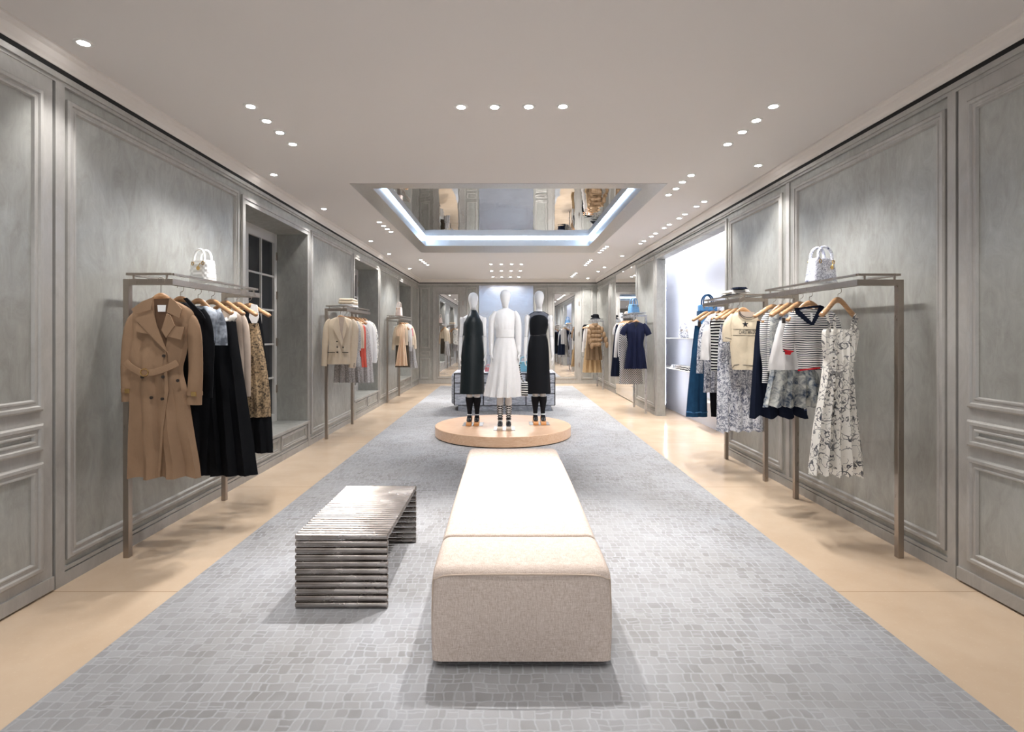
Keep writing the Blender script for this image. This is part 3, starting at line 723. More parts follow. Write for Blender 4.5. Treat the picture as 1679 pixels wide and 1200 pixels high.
loft(bm, sm([P(386,513,Y-.07)[:1]+(Y-.07,)+P(386,513,Y-.07)[1:]+(.012,.012)]+[(P(x,y,Y-.07)[0], Y-.08, P(x,y,Y-.07)[1], .028, .02) for x, y in p], 4), 10, (0,1,0))
tag(obj('print_scarf', bm, M['toile_black'], None), 'small black and white printed scarf tied below a hanger of the near left rack', 'scarf')
Y = 4.42; hang(388, Y, 'wooden hanger holding the brown brocade skirt', HG, 'L', ZB, w=.2, ang=-.3)
t = garment('brocade_skirt', 'brown and gold brocade skirt over a long black underskirt', 'skirt', G1, Y,
    [(530,394,424),(560,394,430),(600,394,437),(650,394,443),(683,394,444)], M['brocade'], th=.045, k=4, amp=.012, ph=1)
bm = B(); cloth(bm, rows_px([(676,384,443),(700,384,445),(742,384,448)], Y), Y, .03, 3, .014); obj('underskirt', bm, M['black_satin'], t)
Y = 4.6; hang(408, Y, 'last wooden hanger of the near left rack, with a white collar', HG, 'L', ZB, w=.2, ang=-.2)
t = garment('collared_dress', 'black dress with a white pointed collar at the far end of the near left rack', 'dress', G1, Y,
    [(508,398,418),(516,394,426),(535,394,430),(600,394,438),(660,394,444),(735,394,448)], M['black_wool'], th=.04, k=3, amp=.01)
bm = B(); poly_px(bm, [(412,498),(421,500),(424,520),(420,532),(413,530),(408,520)], Y-.06, .012); obj('collar', bm, M['white_cotton'], t, False)
# ================= middle left rack
G2 = 'clothes on the middle left rack'
Y = 7.44; hang(558.5, Y, 'wooden hanger inside the cream blazer', HG, 'L', 1.80, w=.18)
t = garment('cream_blazer', 'cream double-breasted blazer with dark buttons at the front of the middle left rack', 'blazer', G2, Y,
    [(520,552,566),(522,546,572),(526,540,579),(535,538,581),(560,539,578),(577,539,576),(597,536,578)], M['cream'], th=.05, k=2, amp=.008,
    sleeves=[[(542,524,3),(536,534,5),(533.5,560,5.2),(531.5,600,4.5)],[(577,524,3),(582,536,5.5),(581,565,6),(577,603,5.8)]])
yf = Y-.06
bm = B(); poly_px(bm, [(555,519.5),(564.5,519.5),(563,540),(561.5,562),(558,545)], yf, .006); obj('lining', bm, M['beige_knit'], t, False)
for pts in ([(553.5,518),(545,536),(560.5,567),(562,560),(556,537)], [(565,518.5),(569.5,534),(563,556),(561.5,545)]):
    bm = B(); poly_px(bm, pts, yf-.012, .01); obj('lapel', bm, M['cream'], t, False)
for x, y in ((552.5,560),(553,569),(553,577.5),(562.5,569.5),(581,596.5),(580.5,599),(580.5,601.5)): button_px(x, y, yf-(.006 if x < 570 else .02), .011 if x < 570 else .007, M['button'], t)
for a, b in ((537,549),(561,571)):
    bm = B(); poly_px(bm, [(a,577.2),(b,577.2),(b,578.2),(a,578.2)], yf-.004, .012); obj('pocket_welt', bm, M['black_wool'], t, False)
Y = 7.58
garment('tweed_skirt', 'grey tweed skirt hanging below the cream blazer', 'skirt', G2, Y, [(560,551,579),(590,549,580),(627,547,583)], M['tweed'], th=.03, k=3, amp=.014)
Y = 7.72; hang(565.5, Y, 'wooden hanger of the pale boucle jacket behind the cream blazer', HG, 'L', ZB, w=.19, ang=-.3, ins=1)
garment('boucle_jacket', 'pale boucle jacket with dark trim right behind the cream blazer', 'jacket', G2, Y,
    [(524,566,576),(527,560,584),(535,556,588),(560,556,588),(580,556,590),(601,556,591)], M['tweed_l'], th=.035, k=2, amp=.006, sleeves=[[(584,527,2.5),(587.5,540,4),(588,575,3.8)]])
Y = 7.88; hang(571, Y, 'wooden hanger of the cream short-sleeved jacket', HG, 'L', ZB, w=.19, ang=-.3, ins=1)
garment('cream_jacket', 'cream elbow-sleeved jacket before the coral dress', 'jacket', G2, Y,
    [(525,572,580),(529,566,592),(540,566,596),(560,566,595),(571,566,595)], M['cream'], th=.035, k=2, amp=.006, sleeves=[[(590,528,2.5),(593,543,4),(593.5,571,3.6)]])
garment('dark_tweed_skirt', 'dark grey tweed skirt below the cream short-sleeved jacket', 'skirt', G2, Y+.03, [(585,570,592),(600,569,593),(627,568,596)], M['tweed'], th=.03, k=3, amp=.012)
Y = 8.04; hang(577, Y, 'wooden hanger of the coral dress', HG, 'L', ZB, w=.19, ang=-.3)
garment('coral_dress', 'coral red sleeveless dress in the middle of the rack', 'dress', G2, Y,
    [(532,576,592),(537,574,599),(560,574,600),(580,574,600),(602,573,602)], M['coral'], th=.035, k=3, amp=.01)
Y = 8.2; hang(583, Y, 'wooden hanger of the grey glitter dress', HG, 'L', ZB, w=.19, ang=-.3)
garment('glitter_dress', 'light grey tweed sleeveless dress beyond the coral dress', 'dress', G2, Y,
    [(533,588,598),(540,584,605),(570,582,608),(600,580,611),(627,578,613)], M['tweed_l'], th=.035, k=3, amp=.014)
Y = 8.4; hang(590, Y, 'wooden hanger of the plain white shirt', HG, 'L', ZB, w=.19, ang=-.25, ins=1)
garment('white_shirt', 'plain white long-sleeved shirt near the end of the middle left rack', 'shirt', G2, Y,
    [(526,590,602),(530,586,610),(540,586,613),(570,588,615),(594,590,616)], M['white_cotton'], th=.035, k=3, amp=.01, sleeves=[[(608,531,2.5),(612,545,4),(614,570,4),(614,595,3.5)]])
Y = 8.56; hang(596, Y, 'last wooden hanger of the middle left rack', HG, 'L', ZB, w=.19, ang=-.2, ins=1)
garment('print_blouse', 'white blouse with dark printed sleeves, last on the middle left rack', 'blouse', G2, Y,
    [(526,596,606),(531,592,613),(545,592,616),(570,593,617),(593,594,618)], M['toile_black'], th=.03, k=2, amp=.008, sleeves=[[(611,531,2.5),(615.5,545,3.6),(617,570,3.8),(616,592,3)]])
# ================= far left rack
G3 = 'clothes on the far left rack'
Y = 11.62; hang(657.5, Y, 'wooden hanger inside the peach dress', HG, 'L', ZB, w=.085)
garment('peach_dress', 'peach short-sleeved flared dress at the front of the far left rack', 'dress', G3, Y,
    [(531.5,656,661),(533,653.5,663),(540,653,664),(553,655,663.5),(560,655,664),(575,652,666),(590,650,667.5),(599.5,648,668.5)], M['peach'], th=.05, k=3, amp=.03,
    sleeves=[[(655,534,2),(653,542,3),(653.5,551,3.6)]])
Y = 11.8; hang(660, Y, 'wooden hanger of the cream cropped jacket', HG, 'L', ZB, w=.17, ang=-.2, ins=1)
garment('cropped_jacket', 'cream cropped jacket behind the peach dress', 'jacket', G3, Y,
    [(532,655,665),(535,650,668),(545,648,669),(566,648,669)], M['cream'], th=.04, k=2, amp=.006, sleeves=[[(650,536,2),(647,548,2.8),(644.5,574,2.4)]])
garment('dark_skirt', 'dark olive skirt below the cream cropped jacket', 'skirt', G3, Y+.03, [(560,649,670),(602,648,672)], fabric('olive_wool', lin(86,78,68)), th=.03, k=3, amp=.012)
Y = 12.0; hang(664, Y, 'wooden hanger of the ivory coat', HG, 'L', ZB, w=.17, ang=-.2, ins=1)
garment('ivory_coat', 'ivory long-sleeved coat beside the peach dress', 'coat', G3, Y,
    [(531,664,670),(534,662,674),(545,662,675),(568,662,674)], M['white_cotton'], th=.04, k=2, amp=.006, sleeves=[[(672,535,2),(673,548,3),(672.5,576,2.8)]])
Y = 12.2; hang(667, Y, 'wooden hanger of the pink-trimmed blouse', HG, 'L', ZB, w=.17, ang=-.2, ins=1)
t = garment('trimmed_blouse', 'cream blouse with a pink shoulder stripe at the far end of the far left rack', 'blouse', G3, Y,
    [(532,666,672),(535,665,676),(548,665,678),(566,666,680)], M['cream'], th=.04, k=2, amp=.006, sleeves=[[(675,536,2),(679,550,2.6),(681,572,2.4)]])
bm = B(); poly_px(bm, [(674.5,538),(677,538),(677.5,551),(675.5,551)], Y-.055, .006); obj('stripe', bm, M['pink'], t, False)
garment('tweed_flare_skirt', 'light grey tweed flared skirt at the end of the far left rack', 'skirt', G3, Y+.1, [(568,670,680),(585,669,682),(603,668,685)], M['tweed_l'], th=.04, k=3, amp=.016)
# ================= near right rack
H1 = 'clothes on the near right rack'; ZR = 1.766
Y = 3.78; hang(1374, Y, 'wooden hanger with thick rounded ends carrying the print sundress', HG, 'R', ZR, w=.165, ang=.38, drop=.105)
t = garment('print_sundress', 'white sundress with black scroll print and thin straps on the near right rack', 'dress', H1, Y,
    [(540,1352,1406),(543,1348,1409),(560,1347,1407),(580,1349,1402),(591,1351,1398),(610,1349,1398),(650,1342,1402),(700,1334,1408),(750,1328,1413),(774,1325,1416)],
    M['toile_black'], th=.06, k=5.2, amp=.052, ph=.5, hem=.03, topamp=.15, part='bodice_and_skirt')
for p in ([(1349,513),(1352,527),(1354,545)],[(1397,515),(1391,528),(1388,547)],[(1361,516),(1362,530),(1362,545)],[(1399,520),(1396,532),(1397,545)]):
    bm = B(); loft(bm, sm([(P(x,y,Y)[0], Y-.045 if i < 2 else Y-.05, P(x,y,Y)[1], .009, .003) for i, (x, y) in enumerate(p)], 5), 8, (0,1,0)); obj('strap', bm, M['toile_black'], t)
for k in range(11): button_px(1366.5+.3*k, 560+k*13.5, Y-.075, .0055, M['button'], t)
bm = B(); loft(bm, [(P(x,591,Y)[0], Y-.06+abs(x-1375)*.0012, P(x,591,Y)[1], .007, .006) for x in (1352,1360,1368,1375,1383,1390,1397)], 8, (0,1,0)); obj('waist_seam', bm, M['toile_black'], t)
Y = 4.10; hang(1327, Y, 'wooden hanger holding the striped v-neck top', HG, 'R', ZR, w=.2, ang=.35, ins=1)
t = garment('striped_sweater', 'navy and white striped v-neck top with red embroidered hem', 'top', H1, Y,
    [(507,1312,1344),(511,1304,1352),(518,1298,1363),(530,1297,1368),(560,1302,1366),(590,1308,1364),(606,1309,1362)], M['stripe_fine'], th=.045, k=2, amp=.012,
    sleeves=[[(1304,513,6),(1298,530,9),(1293,555,9.5),(1293,577,9)],[(1360,513,6),(1368,530,9),(1371,550,9),(1372,575,9)]])
yf = Y-.056
for pts in ([(1303,505),(1309,506),(1331,528),(1331,533),(1325,530),(1306,515)],[(1345,500),(1352,503),(1335,532),(1331,533),(1331,528)],[(1303,505),(1345,500),(1350,503),(1309,508)]):
    bm = B(); poly_px(bm, pts, yf-.006, .008); obj('collar_band', bm, M['navy'], t, False)
bm = B(); poly_px(bm, [(1311,509),(1343,506),(1331,527)], yf-.002, .004); obj('neck_lining', bm, M['stripe_fine'], t, False)
bm = B(); poly_px(bm, [(1329,513),(1332.5,513),(1332,531),(1330,531)], yf-.005, .003); obj('neck_label', bm, M['label'], t, False)
for pts in ([(1309,606),(1345,602),(1345,604.5),(1309,608.5)],[(1284,573),(1302,575),(1300,577.5),(1289,577)]):
    bm = B(); poly_px(bm, pts, yf-.012, .008); obj('red_embroidery', bm, M['red'], t, False)
Y = 4.27; hang(1312, Y, 'wooden hanger of the white mini skirt', HG, 'R', ZR, w=.2, ang=.35)
t = garment('white_skirt', 'white a-line mini skirt beside the striped v-neck top', 'skirt', H1, Y,
    [(526,1278,1304),(540,1274,1310),(565,1267,1320),(590,1261,1326),(606,1259,1330)], M['white_cotton'], th=.045, k=2.2, amp=.012)
bm = B(); poly_px(bm, [(1284,521),(1288,521),(1288,530),(1284,530)], Y-.05, .02); obj('clip', bm, M['button'], t, False)
bm = B(); poly_px(bm, [(1287,577),(1299,576),(1296,582),(1288,581)], Y-.064, .006); obj('red_motif', bm, M['red'], t, False)
Y = 4.42; hang(1295, Y, 'wooden hanger of the blue cloud-print dress', HG, 'R', ZR, w=.2, ang=.35)
garment('cloud_print_dress', 'blue and white cloud-print dress with gathered skirt below the white mini skirt', 'dress', H1, Y,
    [(509,1274,1292),(516,1264,1300),(540,1262,1302),(580,1262,1310),(608,1262,1338),(625,1259,1344),(645,1255,1346),(666,1250,1348)], M['cloud'], th=.045, k=5, amp=.022, ph=.2, hem=.02)
Y = 4.56; hang(1282, Y, 'wooden hanger of the striped cardigan with red cuff', HG, 'R', ZR, w=.2, ang=.35, ins=1)
garment('striped_cardigan', 'fine striped long-sleeved cardigan with a red cuff left of the white mini skirt', 'cardigan', H1, Y,
    [(510,1272,1286),(515,1262,1296),(530,1256,1300),(570,1255,1300),(610,1255,1300)], M['stripe_fine'], th=.04, k=2, amp=.006,
    sleeves=[[(1260,514,4),(1253,530,6.5),(1252,570,6),(1255,600,5),(1254,628,4.5)]])
Y = 4.68; hang(1268, Y, 'wooden hanger with clips holding the navy flared skirt', HG, 'R', ZR, w=.2, ang=.3)
garment('navy_flared_skirt', 'long dark navy flared skirt with an uneven hem under the near right rack', 'skirt', H1, Y,
    [(526,1241,1266),(560,1237,1276),(600,1234,1290),(640,1231,1305),(670,1229,1318),(683,1228,1325)], M['navy'], th=.05, k=3.4, amp=.03, ph=1.2, hem=.03)
# ================= second right rack
H2 = 'clothes on the second right rack'; ZR2 = 1.771
Y = 5.29; hang(1218, Y, 'wooden hanger inside the cream knit top with a star', HG, 'R', 1.80, w=.2, ang=.15)
t = garment('knit_tee', 'cream short-sleeved knit top with a black star and lettering', 'top', H2, Y,
    [(512,1208,1232),(515,1202,1237),(521,1197,1243),(540,1196,1245),(570,1197,1245),(590,1199,1244),(600,1200,1242),(606,1201,1241)], M['knit'], th=.045, k=2, amp=.006,
    sleeves=[[(1202,516,3.5),(1194,530,7),(1191.5,545,7.5),(1192,560,7)]])
yf = Y-.054
bm = B(); poly_px(bm, [(1209,510.5),(1238,511.5),(1234,518.5),(1223,521.5),(1213,518)], yf+.006, .006); obj('neck_opening', bm, M['beige_knit'], t, False)
for dy, r in ((0, .003), (3.2, .0025)):
    bm = B(); tube(bm, [(P(x,y+dy,Y)[0], yf-.002, P(x,y+dy,Y)[1]) for x, y in ((1208,510),(1213,517.5),(1223,521),(1233,518.5),(1239,511.5))], r, 6, n=4); obj('neck_stripe', bm, M['ink'], t)
for a, b, c in (((1197,602),(1208,597.5),(1240,600.5)), ((1186,553.5),(1191,554.5),(1196.5,556))):
    bm = B(); tube(bm, [(P(x,y,Y)[0], yf-.003+(.012 if x < 1197 else 0), P(x,y,Y)[1]) for x, y in (a,b,c)], .003, 6, n=3); (drape(bm, garment.body, -.002) if a[0] == 1197 else 0); obj('trim_line', bm, M['ink'], t)
for y in (539.3, 549.3):
    bm = B(); [poly_px(bm, [(1202+i*4.15,y+i*.06),(1206.15+i*4.15,y+.06+i*.06),(1206.15+i*4.15,y+.66+i*.06),(1202+i*4.15,y+.6+i*.06)], yf-.006, .002) for i in range(10)]; drape(bm, garment.body, .001); obj('chest_line', bm, M['ink'], t, False)
bm = B(); pts = []
for k in range(10):
    a = PI/2+k*PI/5; r = 5.4 if k % 2 == 0 else 2.1
    pts.append((1223+r*math.cos(a), 531.5-r*math.sin(a)))
poly_px(bm, pts, yf-.006, .002); drape(bm, garment.body, .001); obj('star', bm, M['ink'], t, False)
def text_mesh(body, size, X, Yy, Z, m, parent, name='lettering', rot=(PI/2,0,0), ext=.002, sx=1.0):
    cu = bpy.data.curves.new('t', 'FONT'); cu.body = body; cu.size = size; cu.extrude = ext; cu.align_x = 'CENTER'; cu.align_y = 'CENTER'; cu.resolution_u = 3
    to = bpy.data.objects.new('t', cu); C.objects.link(to)
    bpy.context.view_layer.update()
    me = bpy.data.meshes.new_from_object(to.evaluated_get(bpy.context.evaluated_depsgraph_get()))
    bpy.data.objects.remove(to); 
    bm = B(); bm.from_mesh(me); bpy.data.meshes.remove(me)
    bmesh.ops.scale(bm, vec=(sx,1,1), verts=bm.verts[:])
    bmesh.ops.transform(bm, matrix=Matrix.Translation((X,Yy,Z)) @ Matrix.Rotation(rot[2],4,'Z') @ Matrix.Rotation(rot[0],4,'X'), verts=bm.verts[:])
    if garment.body: drape(bm, garment.body, .0015)
    return obj(name, bm, m, parent, False)
X, Z = P(1224, 544.8, Y); text_mesh('CHRISTIAN DIOR', .054, X, yf-.006, Z, M['ink'], t, sx=.45, ext=.0006)
Y = 5.45; hang(1209, Y, 'wooden hanger with clips for the long scroll-print skirt', HG, 'R', ZR2, w=.2, ang=.35)
garment('print_long_skirt', 'long grey-blue scroll-print skirt below the cream star top', 'skirt', H2, Y,
    [(532,1181,1215),(560,1178,1226),(600,1176,1238),(650,1175,1246),(706,1174,1253)], M['toile_blue'], th=.05, k=4.5, amp=.024, hem=.015)
Y = 5.60; hang(1199, Y, 'wooden hanger beside the long scroll-print skirt', HG, 'R', ZR2, w=.2, ang=.35)
garment('bold_striped_sweater', 'black and cream bold striped top left of the cream star top', 'top', H2, Y,
    [(512,1188,1200),(517,1176,1208),(530,1168,1212),(560,1167,1212),(590,1166,1212),(608,1166,1212)], M['stripe_bold'], th=.04, k=2, amp=.006,
    sleeves=[[(1178,518,4),(1172,532,6.5),(1171,560,5.5),(1171,608,5)]])
Y = 5.76; hang(1192, Y, 'wooden hanger of the white shorts', HG, 'R', ZR2, w=.2, ang=.35)
t = garment('white_shorts', 'white cotton shorts clipped on a hanger', 'shorts', H2, Y,
    [(532,1156,1178),(545,1152,1182),(570,1149,1184),(590,1148,1186)], M['white_cotton'], th=.045, k=2, amp=.02)
bm = B(); poly_px(bm, [(1165,526),(1168,526),(1168,535),(1165,535)], Y-.05, .02); obj('clip', bm, M['button'], t, False)
Y = 5.92; hang(1180, Y, 'wooden hanger of the scroll-print blouse', HG, 'R', ZR2, w=.2, ang=.35, ins=1)
garment('print_blouse_dress', 'short scroll-print shirt dress between white shorts and blue jeans', 'dress', H2, Y,
    [(514,1172,1186),(519,1160,1192),(540,1155,1196),(580,1154,1196),(620,1154,1194),(643,1153,1192)], M['toile_blue'], th=.045, k=3, amp=.014,
    sleeves=[[(1164,519,3),(1153,540,5.5),(1149,570,5.5),(1147,612,5.5)]])
Y = 6.08; hang(1170, Y, 'wooden hanger of the dark jersey behind the shirt dress', HG, 'R', ZR2, w=.2, ang=.35)
garment('dark_trousers', 'slim dark trousers mostly hidden behind the scroll-print skirt', 'trousers', H2, Y,
    [(532,1160,1192),(600,1161,1192),(683,1166,1188)], M['black_wool'], th=.03, k=2, amp=.008)
Y = 6.22; hang(1159, Y, 'last wooden hanger of the second right rack, carrying the jeans', HG, 'R', ZR2, w=.2, ang=.35)
t = garment('flared_jeans', 'blue flared denim jeans at the far end of the second right rack', 'jeans', H2, Y,
    [(534,1139,1158),(560,1136,1158),(600,1132,1158),(640,1128,1159),(683,1124.5,1160)], M['denim'], th=.045, k=2, amp=.012)
bm = B(); poly_px(bm, [(1145,527),(1149,527),(1149,536),(1145,536)], Y-.05, .02); obj('clip', bm, M['button'], t, False)
bm = B(); cloth(bm, rows_px([(674,1125,1160.3),(676,1124.8,1160.5)], Y), Y, .047, 2, .012); obj('hem_seam', bm, M['denim_light'], t)
# ================= third right rack
H3 = 'clothes on the third right rack'; ZR3 = 1.771
Y = 9.85; hang(1043, Y, 'wooden hanger inside the navy short-sleeved dress', HG, 'R', 1.80, w=.17)
t = garment('navy_dress', 'navy short-sleeved dress with a flared skirt at the front of the third right rack', 'dress', H3, Y,
    [(528,1038,1048),(530,1032,1053),(535,1026,1058),(550,1027,1057),(564,1029,1055),(575,1027,1057),(590,1025,1059),(604.5,1023,1061)], M['navy_dress'], th=.05, k=3, amp=.03,
    sleeves=[[(1030,531,3),(1024,540,5),(1020.5,549,5)],[(1055,531,3),(1060,540,5),(1064,549,5)]])
bm = B(); poly_px(bm, [(1039,528),(1047,528),(1042.5,537)], Y-.058, .004); obj('neck_notch', bm, M['ink'], t, False)
Y = 10.0
garment('oblique_skirt', 'black and white diagonal-weave skirt hanging below the navy dress', 'skirt', H3, Y,
    [(545,1017,1046),(580,1016,1050),(629.5,1015.5,1054.5)], M['oblique'], th=.04, k=3, amp=.014)
for k, (px, nm, lab, cat, prof, mt, sl) in enumerate([
    (1035, 'grey_shirt', 'grey patterned shirt just left of the navy dress', 'shirt', [(530,1022,1038),(540,1018,1040),(600,1016,1040)], 'oblique', [(1022,532,2.5),(1019,545,3.5),(1018,592,3)]),
    (1031, 'white_blouse', 'white long-sleeved blouse behind the navy dress', 'blouse', [(530,1018,1032),(537,1014,1036),(585,1013,1036)], 'white_cotton', [(1018,532,2.5),(1012.5,548,3.2),(1009,586,2.6)]),
    (1027, 'long_dark_dress', 'long black sleeveless dress left of the diagonal-weave skirt', 'dress', [(532,1010,1024),(560,1006,1026),(600,1002.5,1026),(617,1001,1026)], 'navy', None),
    (1022.5, 'grey_blouse', 'grey cap-sleeved blouse, farthest on the third right rack', 'blouse', [(530,1012,1022),(540,1008,1026),(580,1008,1026)], 'tweed_l', [(1012,532,2.5),(1008.5,540,3.2),(1007,549,3)])]):
    Y = 2.31*F/(px-VX) if px != 1035 else 10.12
    Y = (10.14, 10.3, 10.48, 10.66)[k]
    hang(px, Y, ('second','third','fourth','last')[k]+' wooden hanger of the third right rack', HG, 'R', ZR3, w=.17, ang=.3)
    garment(nm, lab, cat, H3, Y, prof, M[mt], th=.035, k=2.4, amp=.012, sleeves=[sl] if sl else [])
# ================= farthest right rack
H4 = 'clothes on the farthest right rack'; ZR4 = 1.78
Y = 14.2; hang(975, Y, 'wooden hanger inside the tan puffer jacket', HG, 'R', 1.81, w=.16)
t = thing('puffer_jacket', 'tan quilted puffer jacket at the front of the farthest right rack', 'jacket', (P(977,0,Y)[0], Y, P(0,570,Y)[1]), H4)
bm = B()
for x, y, w in ((976.5,537,8.5),(976.8,543.5,10.2),(976.6,550.5,10),(977,557.5,10.4),(977,564.5,9)):
    X, Z = P(x, y, Y)
    for q in (-.5, .5): ell(bm, (X+q*w*Y/F, Y, Z), w*.56*Y/F, .085, .068, 16, 10)
    ell(bm, (X, Y, Z), w*.9*Y/F, .06, .062, 16, 10)
obj('body', bm, M['tan_puffer'], t)
for pts in ([(969,538,3.2),(966.5,545,3.6),(966,552,3.6),(968,559,3.5),(970.5,566,3.2)], [(987,541,2.8),(990,549,3.2),(993,557,3.2),(995,565,2.9)]):
    bm = B()
    for x, y, r in pts:
        X, Z = P(x, y, Y-.04); ell(bm, (X, Y-.04, Z), r*Y/F*1.05, .06, .092, 14, 8)
    obj('sleeve', bm, M['tan_puffer'], t)
bm = B(); X, Z = P(975.5, 532, Y); loft(bm, [(X,Y,Z-.03,.09,.07),(X,Y,Z+.03,.08,.06)], 16, (0,1,0)); obj('collar', bm, M['tan_puffer'], t)
Y = 14.42; hang(972, Y, 'wooden hanger of the long camel coat', HG, 'R', ZR4, w=.16, ang=.2)
garment('camel_coat', 'camel pleated coat hanging below the puffer jacket', 'coat', H4, Y,
    [(533,967,981),(545,964,984),(570,961,986),(590,960,988)], M['tan_wool'], th=.05, k=3, amp=.03)
Y = 14.6; hang(969.5, Y, 'wooden hanger of the long tan dress', HG, 'R', ZR4, w=.16, ang=.2)
garment('long_tan_dress', 'long tan dress, lowest hem on the farthest right rack', 'dress', H4, Y,
    [(534,964,978),(560,961,982),(590,957,985),(610.5,955,987)], fabric('straw_silk', lin(178,150,112), .6), th=.05, k=4, amp=.03)
Y = 14.78; hang(967, Y, 'wooden hanger of the white shirt with long sleeve', HG, 'R', ZR4, w=.16, ang=.2)
garment('long_sleeve_shirt', 'white shirt with a long hanging sleeve beside the puffer jacket', 'shirt', H4, Y,
    [(533,962,974),(545,960,976),(566,960,976)], M['white_cotton'], th=.04, k=2, amp=.01, sleeves=[[(962,535,1.8),(959,545,2.4),(955.5,577,1.8)]])
Y = 14.96; hang(964.5, Y, 'last wooden hanger of the farthest right rack', HG, 'R', ZR4, w=.16, ang=.2)
garment('black_waistcoat', 'black waistcoat, farthest garment beside the back wall', 'waistcoat', H4, Y,
    [(532,958,968),(537,955,972),(560,954,972)], M['black_wool'], th=.04, k=2, amp=.008)
# ================= things on the rack shelves
def handbag(label, cx, cy, z, w, d, h, m, taper=.85, hh=.12, charm=True, quilt=True, group=None, rz=0., name='handbag', hm=None):
    t = thing(name, label, 'handbag', (cx, cy, z), group)
    R_ = Matrix.Rotation(rz, 4, 'Z')
    def fin(bm): bmesh.ops.transform(bm, matrix=Matrix.Translation((cx,cy,z)) @ R_, verts=bm.verts[:]); return bm
    bm = B(); nz = 24; nx = 40; rings = []
    for i in range(nz+1):
        v = i/nz; s = 1-(1-taper)*v; a = w/2*s; b = d/2*(1-.25*v); r = []
        for k in range(nx*2):
            th = 2*PI*k/(nx*2); c_, s_ = math.cos(th), math.sin(th)
            x = a*math.copysign(abs(c_)**.35, c_); y = b*math.copysign(abs(s_)**.35, s_)
            if quilt:
                q = abs(math.sin((x/w*5+v*h/w*5)*PI))*abs(math.sin((x/w*5-v*h/w*5)*PI)); y += math.copysign(.006*q**.5, y); x += math.copysign(.004*q**.5, x)*(abs(c_) > .8)
            e = min(v, 1-v); rr = 1-.08*max(0, 1-e/.06)**2
            r.append(bm.verts.new((x*rr, y*rr, v*h)))
        rings.append(r)
    for p, q in zip(rings, rings[1:]):
        for k in range(nx*2): bm.faces.new((p[k], p[(k+1)%(nx*2)], q[(k+1)%(nx*2)], q[k]))
    bm.faces.new(rings[0][::-1]); bm.faces.new(rings[-1]); obj('bag_body', fin(bm), m, t, angle=60)
    for s in (-1, 1):
        bm = B(); hw = w*.27; yy = s*d*.3
        tube(bm, [(-hw, yy*1.1, h*.86), (-hw*1.02, yy, h+hh*.35), (-hw*.7, yy*.9, h+hh*.8), (0, yy*.85, h+hh), (hw*.7, yy*.9, h+hh*.8), (hw*1.02, yy, h+hh*.35), (hw, yy*1.1, h*.86)], .008*w/.2, 8, n=4)
        obj('handle', fin(bm), hm or m, t)
        for q in (-1, 1):
            bm = B(); tube(bm, [(q*hw+.012*math.cos(a), s*d*.45, h*.86+.014*math.sin(a)) for a in [2*PI*k/12 for k in range(13)]], .003, 6); obj('ring', fin(bm), M['gold'], t)
    if charm:
        bm = B(); disc(bm, (w*.12, -d/2-.012, h*.62), .016, .004, 'y', 14); tube(bm, [(w*.2, -d/2-.004, h*.86), (w*.15, -d/2-.012, h*.74), (w*.12, -d/2-.012, h*.66)], .003, 6); obj('charm', fin(bm), M['gold'], t)
    return t
zs = 1.842+.007
handbag('white quilted top-handle bag on the near left rack shelf', -2.325, 4.16, zs-.002, .19, .10, .165, M['bag_white'], .9, .085, rz=-.35)
handbag('white handbag with blue scroll embroidery on the near right rack shelf', 2.42, 4.17, zs-.006, .25, .11, .185, M['toile_bag'], .78, .09, rz=.35, quilt=False)
handbag('small pale pink bucket handbag on the far left rack shelf', -2.39, 12.1, zs-.002, .14, .10, .20, fabric('blush_leather', lin(214,196,190), .5), .8, .12, rz=-.3, charm=False)
handbag('sky blue handbag on the third right rack shelf', 2.43, 10.35, zs-.002, .22, .12, .17, plain('sky_blue_leather', lin(92,136,180), .45), .8, .12, rz=.5, charm=False)
def folded(label, cx, cy, z, w, d, h, m, group, rz=0., name='folded_sweater'):
    t = thing(name, label, 'folded clothes', (cx, cy, z), group)
    bm = B(); rbox(bm, -w/2, w/2, -d/2, d/2, 0, h*.55, h*.25, 3); bmesh.ops.transform(bm, matrix=Matrix.Translation((cx,cy,z)) @ Matrix.Rotation(rz,4,'Z'), verts=bm.verts[:]); obj('lower_fold', bm, m, t)
    bm = B(); rbox(bm, -w/2+.006, w/2-.01, -d/2+.004, d/2-.02, h*.5, h, h*.22, 3); bmesh.ops.transform(bm, matrix=Matrix.Translation((cx,cy,z)) @ Matrix.Rotation(rz,4,'Z'), verts=bm.verts[:]); obj('upper_fold', bm, m, t)
    return t
folded('lower folded white sweater on the middle left rack shelf', -2.35, 8.1, zs-.002, .22, .30, .045, M['white_cotton'], 'folded clothes on shelves')
folded('cream folded sweater with rolled edge, on top of the white one', -2.355, 8.1, zs+.044, .23, .30, .085, M['cream'], 'folded clothes on shelves', .05)
zr2 = zs-.002
folded('folded striped top at the bottom of the pile on the second right rack', 2.43, 5.75, zr2, .20, .28, .034, M['stripe_bold'], 'folded clothes on shelves')
folded('folded white tee lying on top of the pile on the second right rack', 2.43, 5.76, zr2+.035, .20, .29, .03, M['white_cotton'], 'folded clothes on shelves', -.06)
folded('folded navy scarf at the corner of the pile on the second right rack', 2.41, 5.62, zr2+.066, .12, .12, .022, M['navy'], 'folded clothes on shelves', .3)
folded('folded pale shirt on the third right rack shelf, left of the sky blue bag', 2.43, 10.65, zr2, .2, .24, .05, M['beige_knit'], 'folded clothes on shelves')
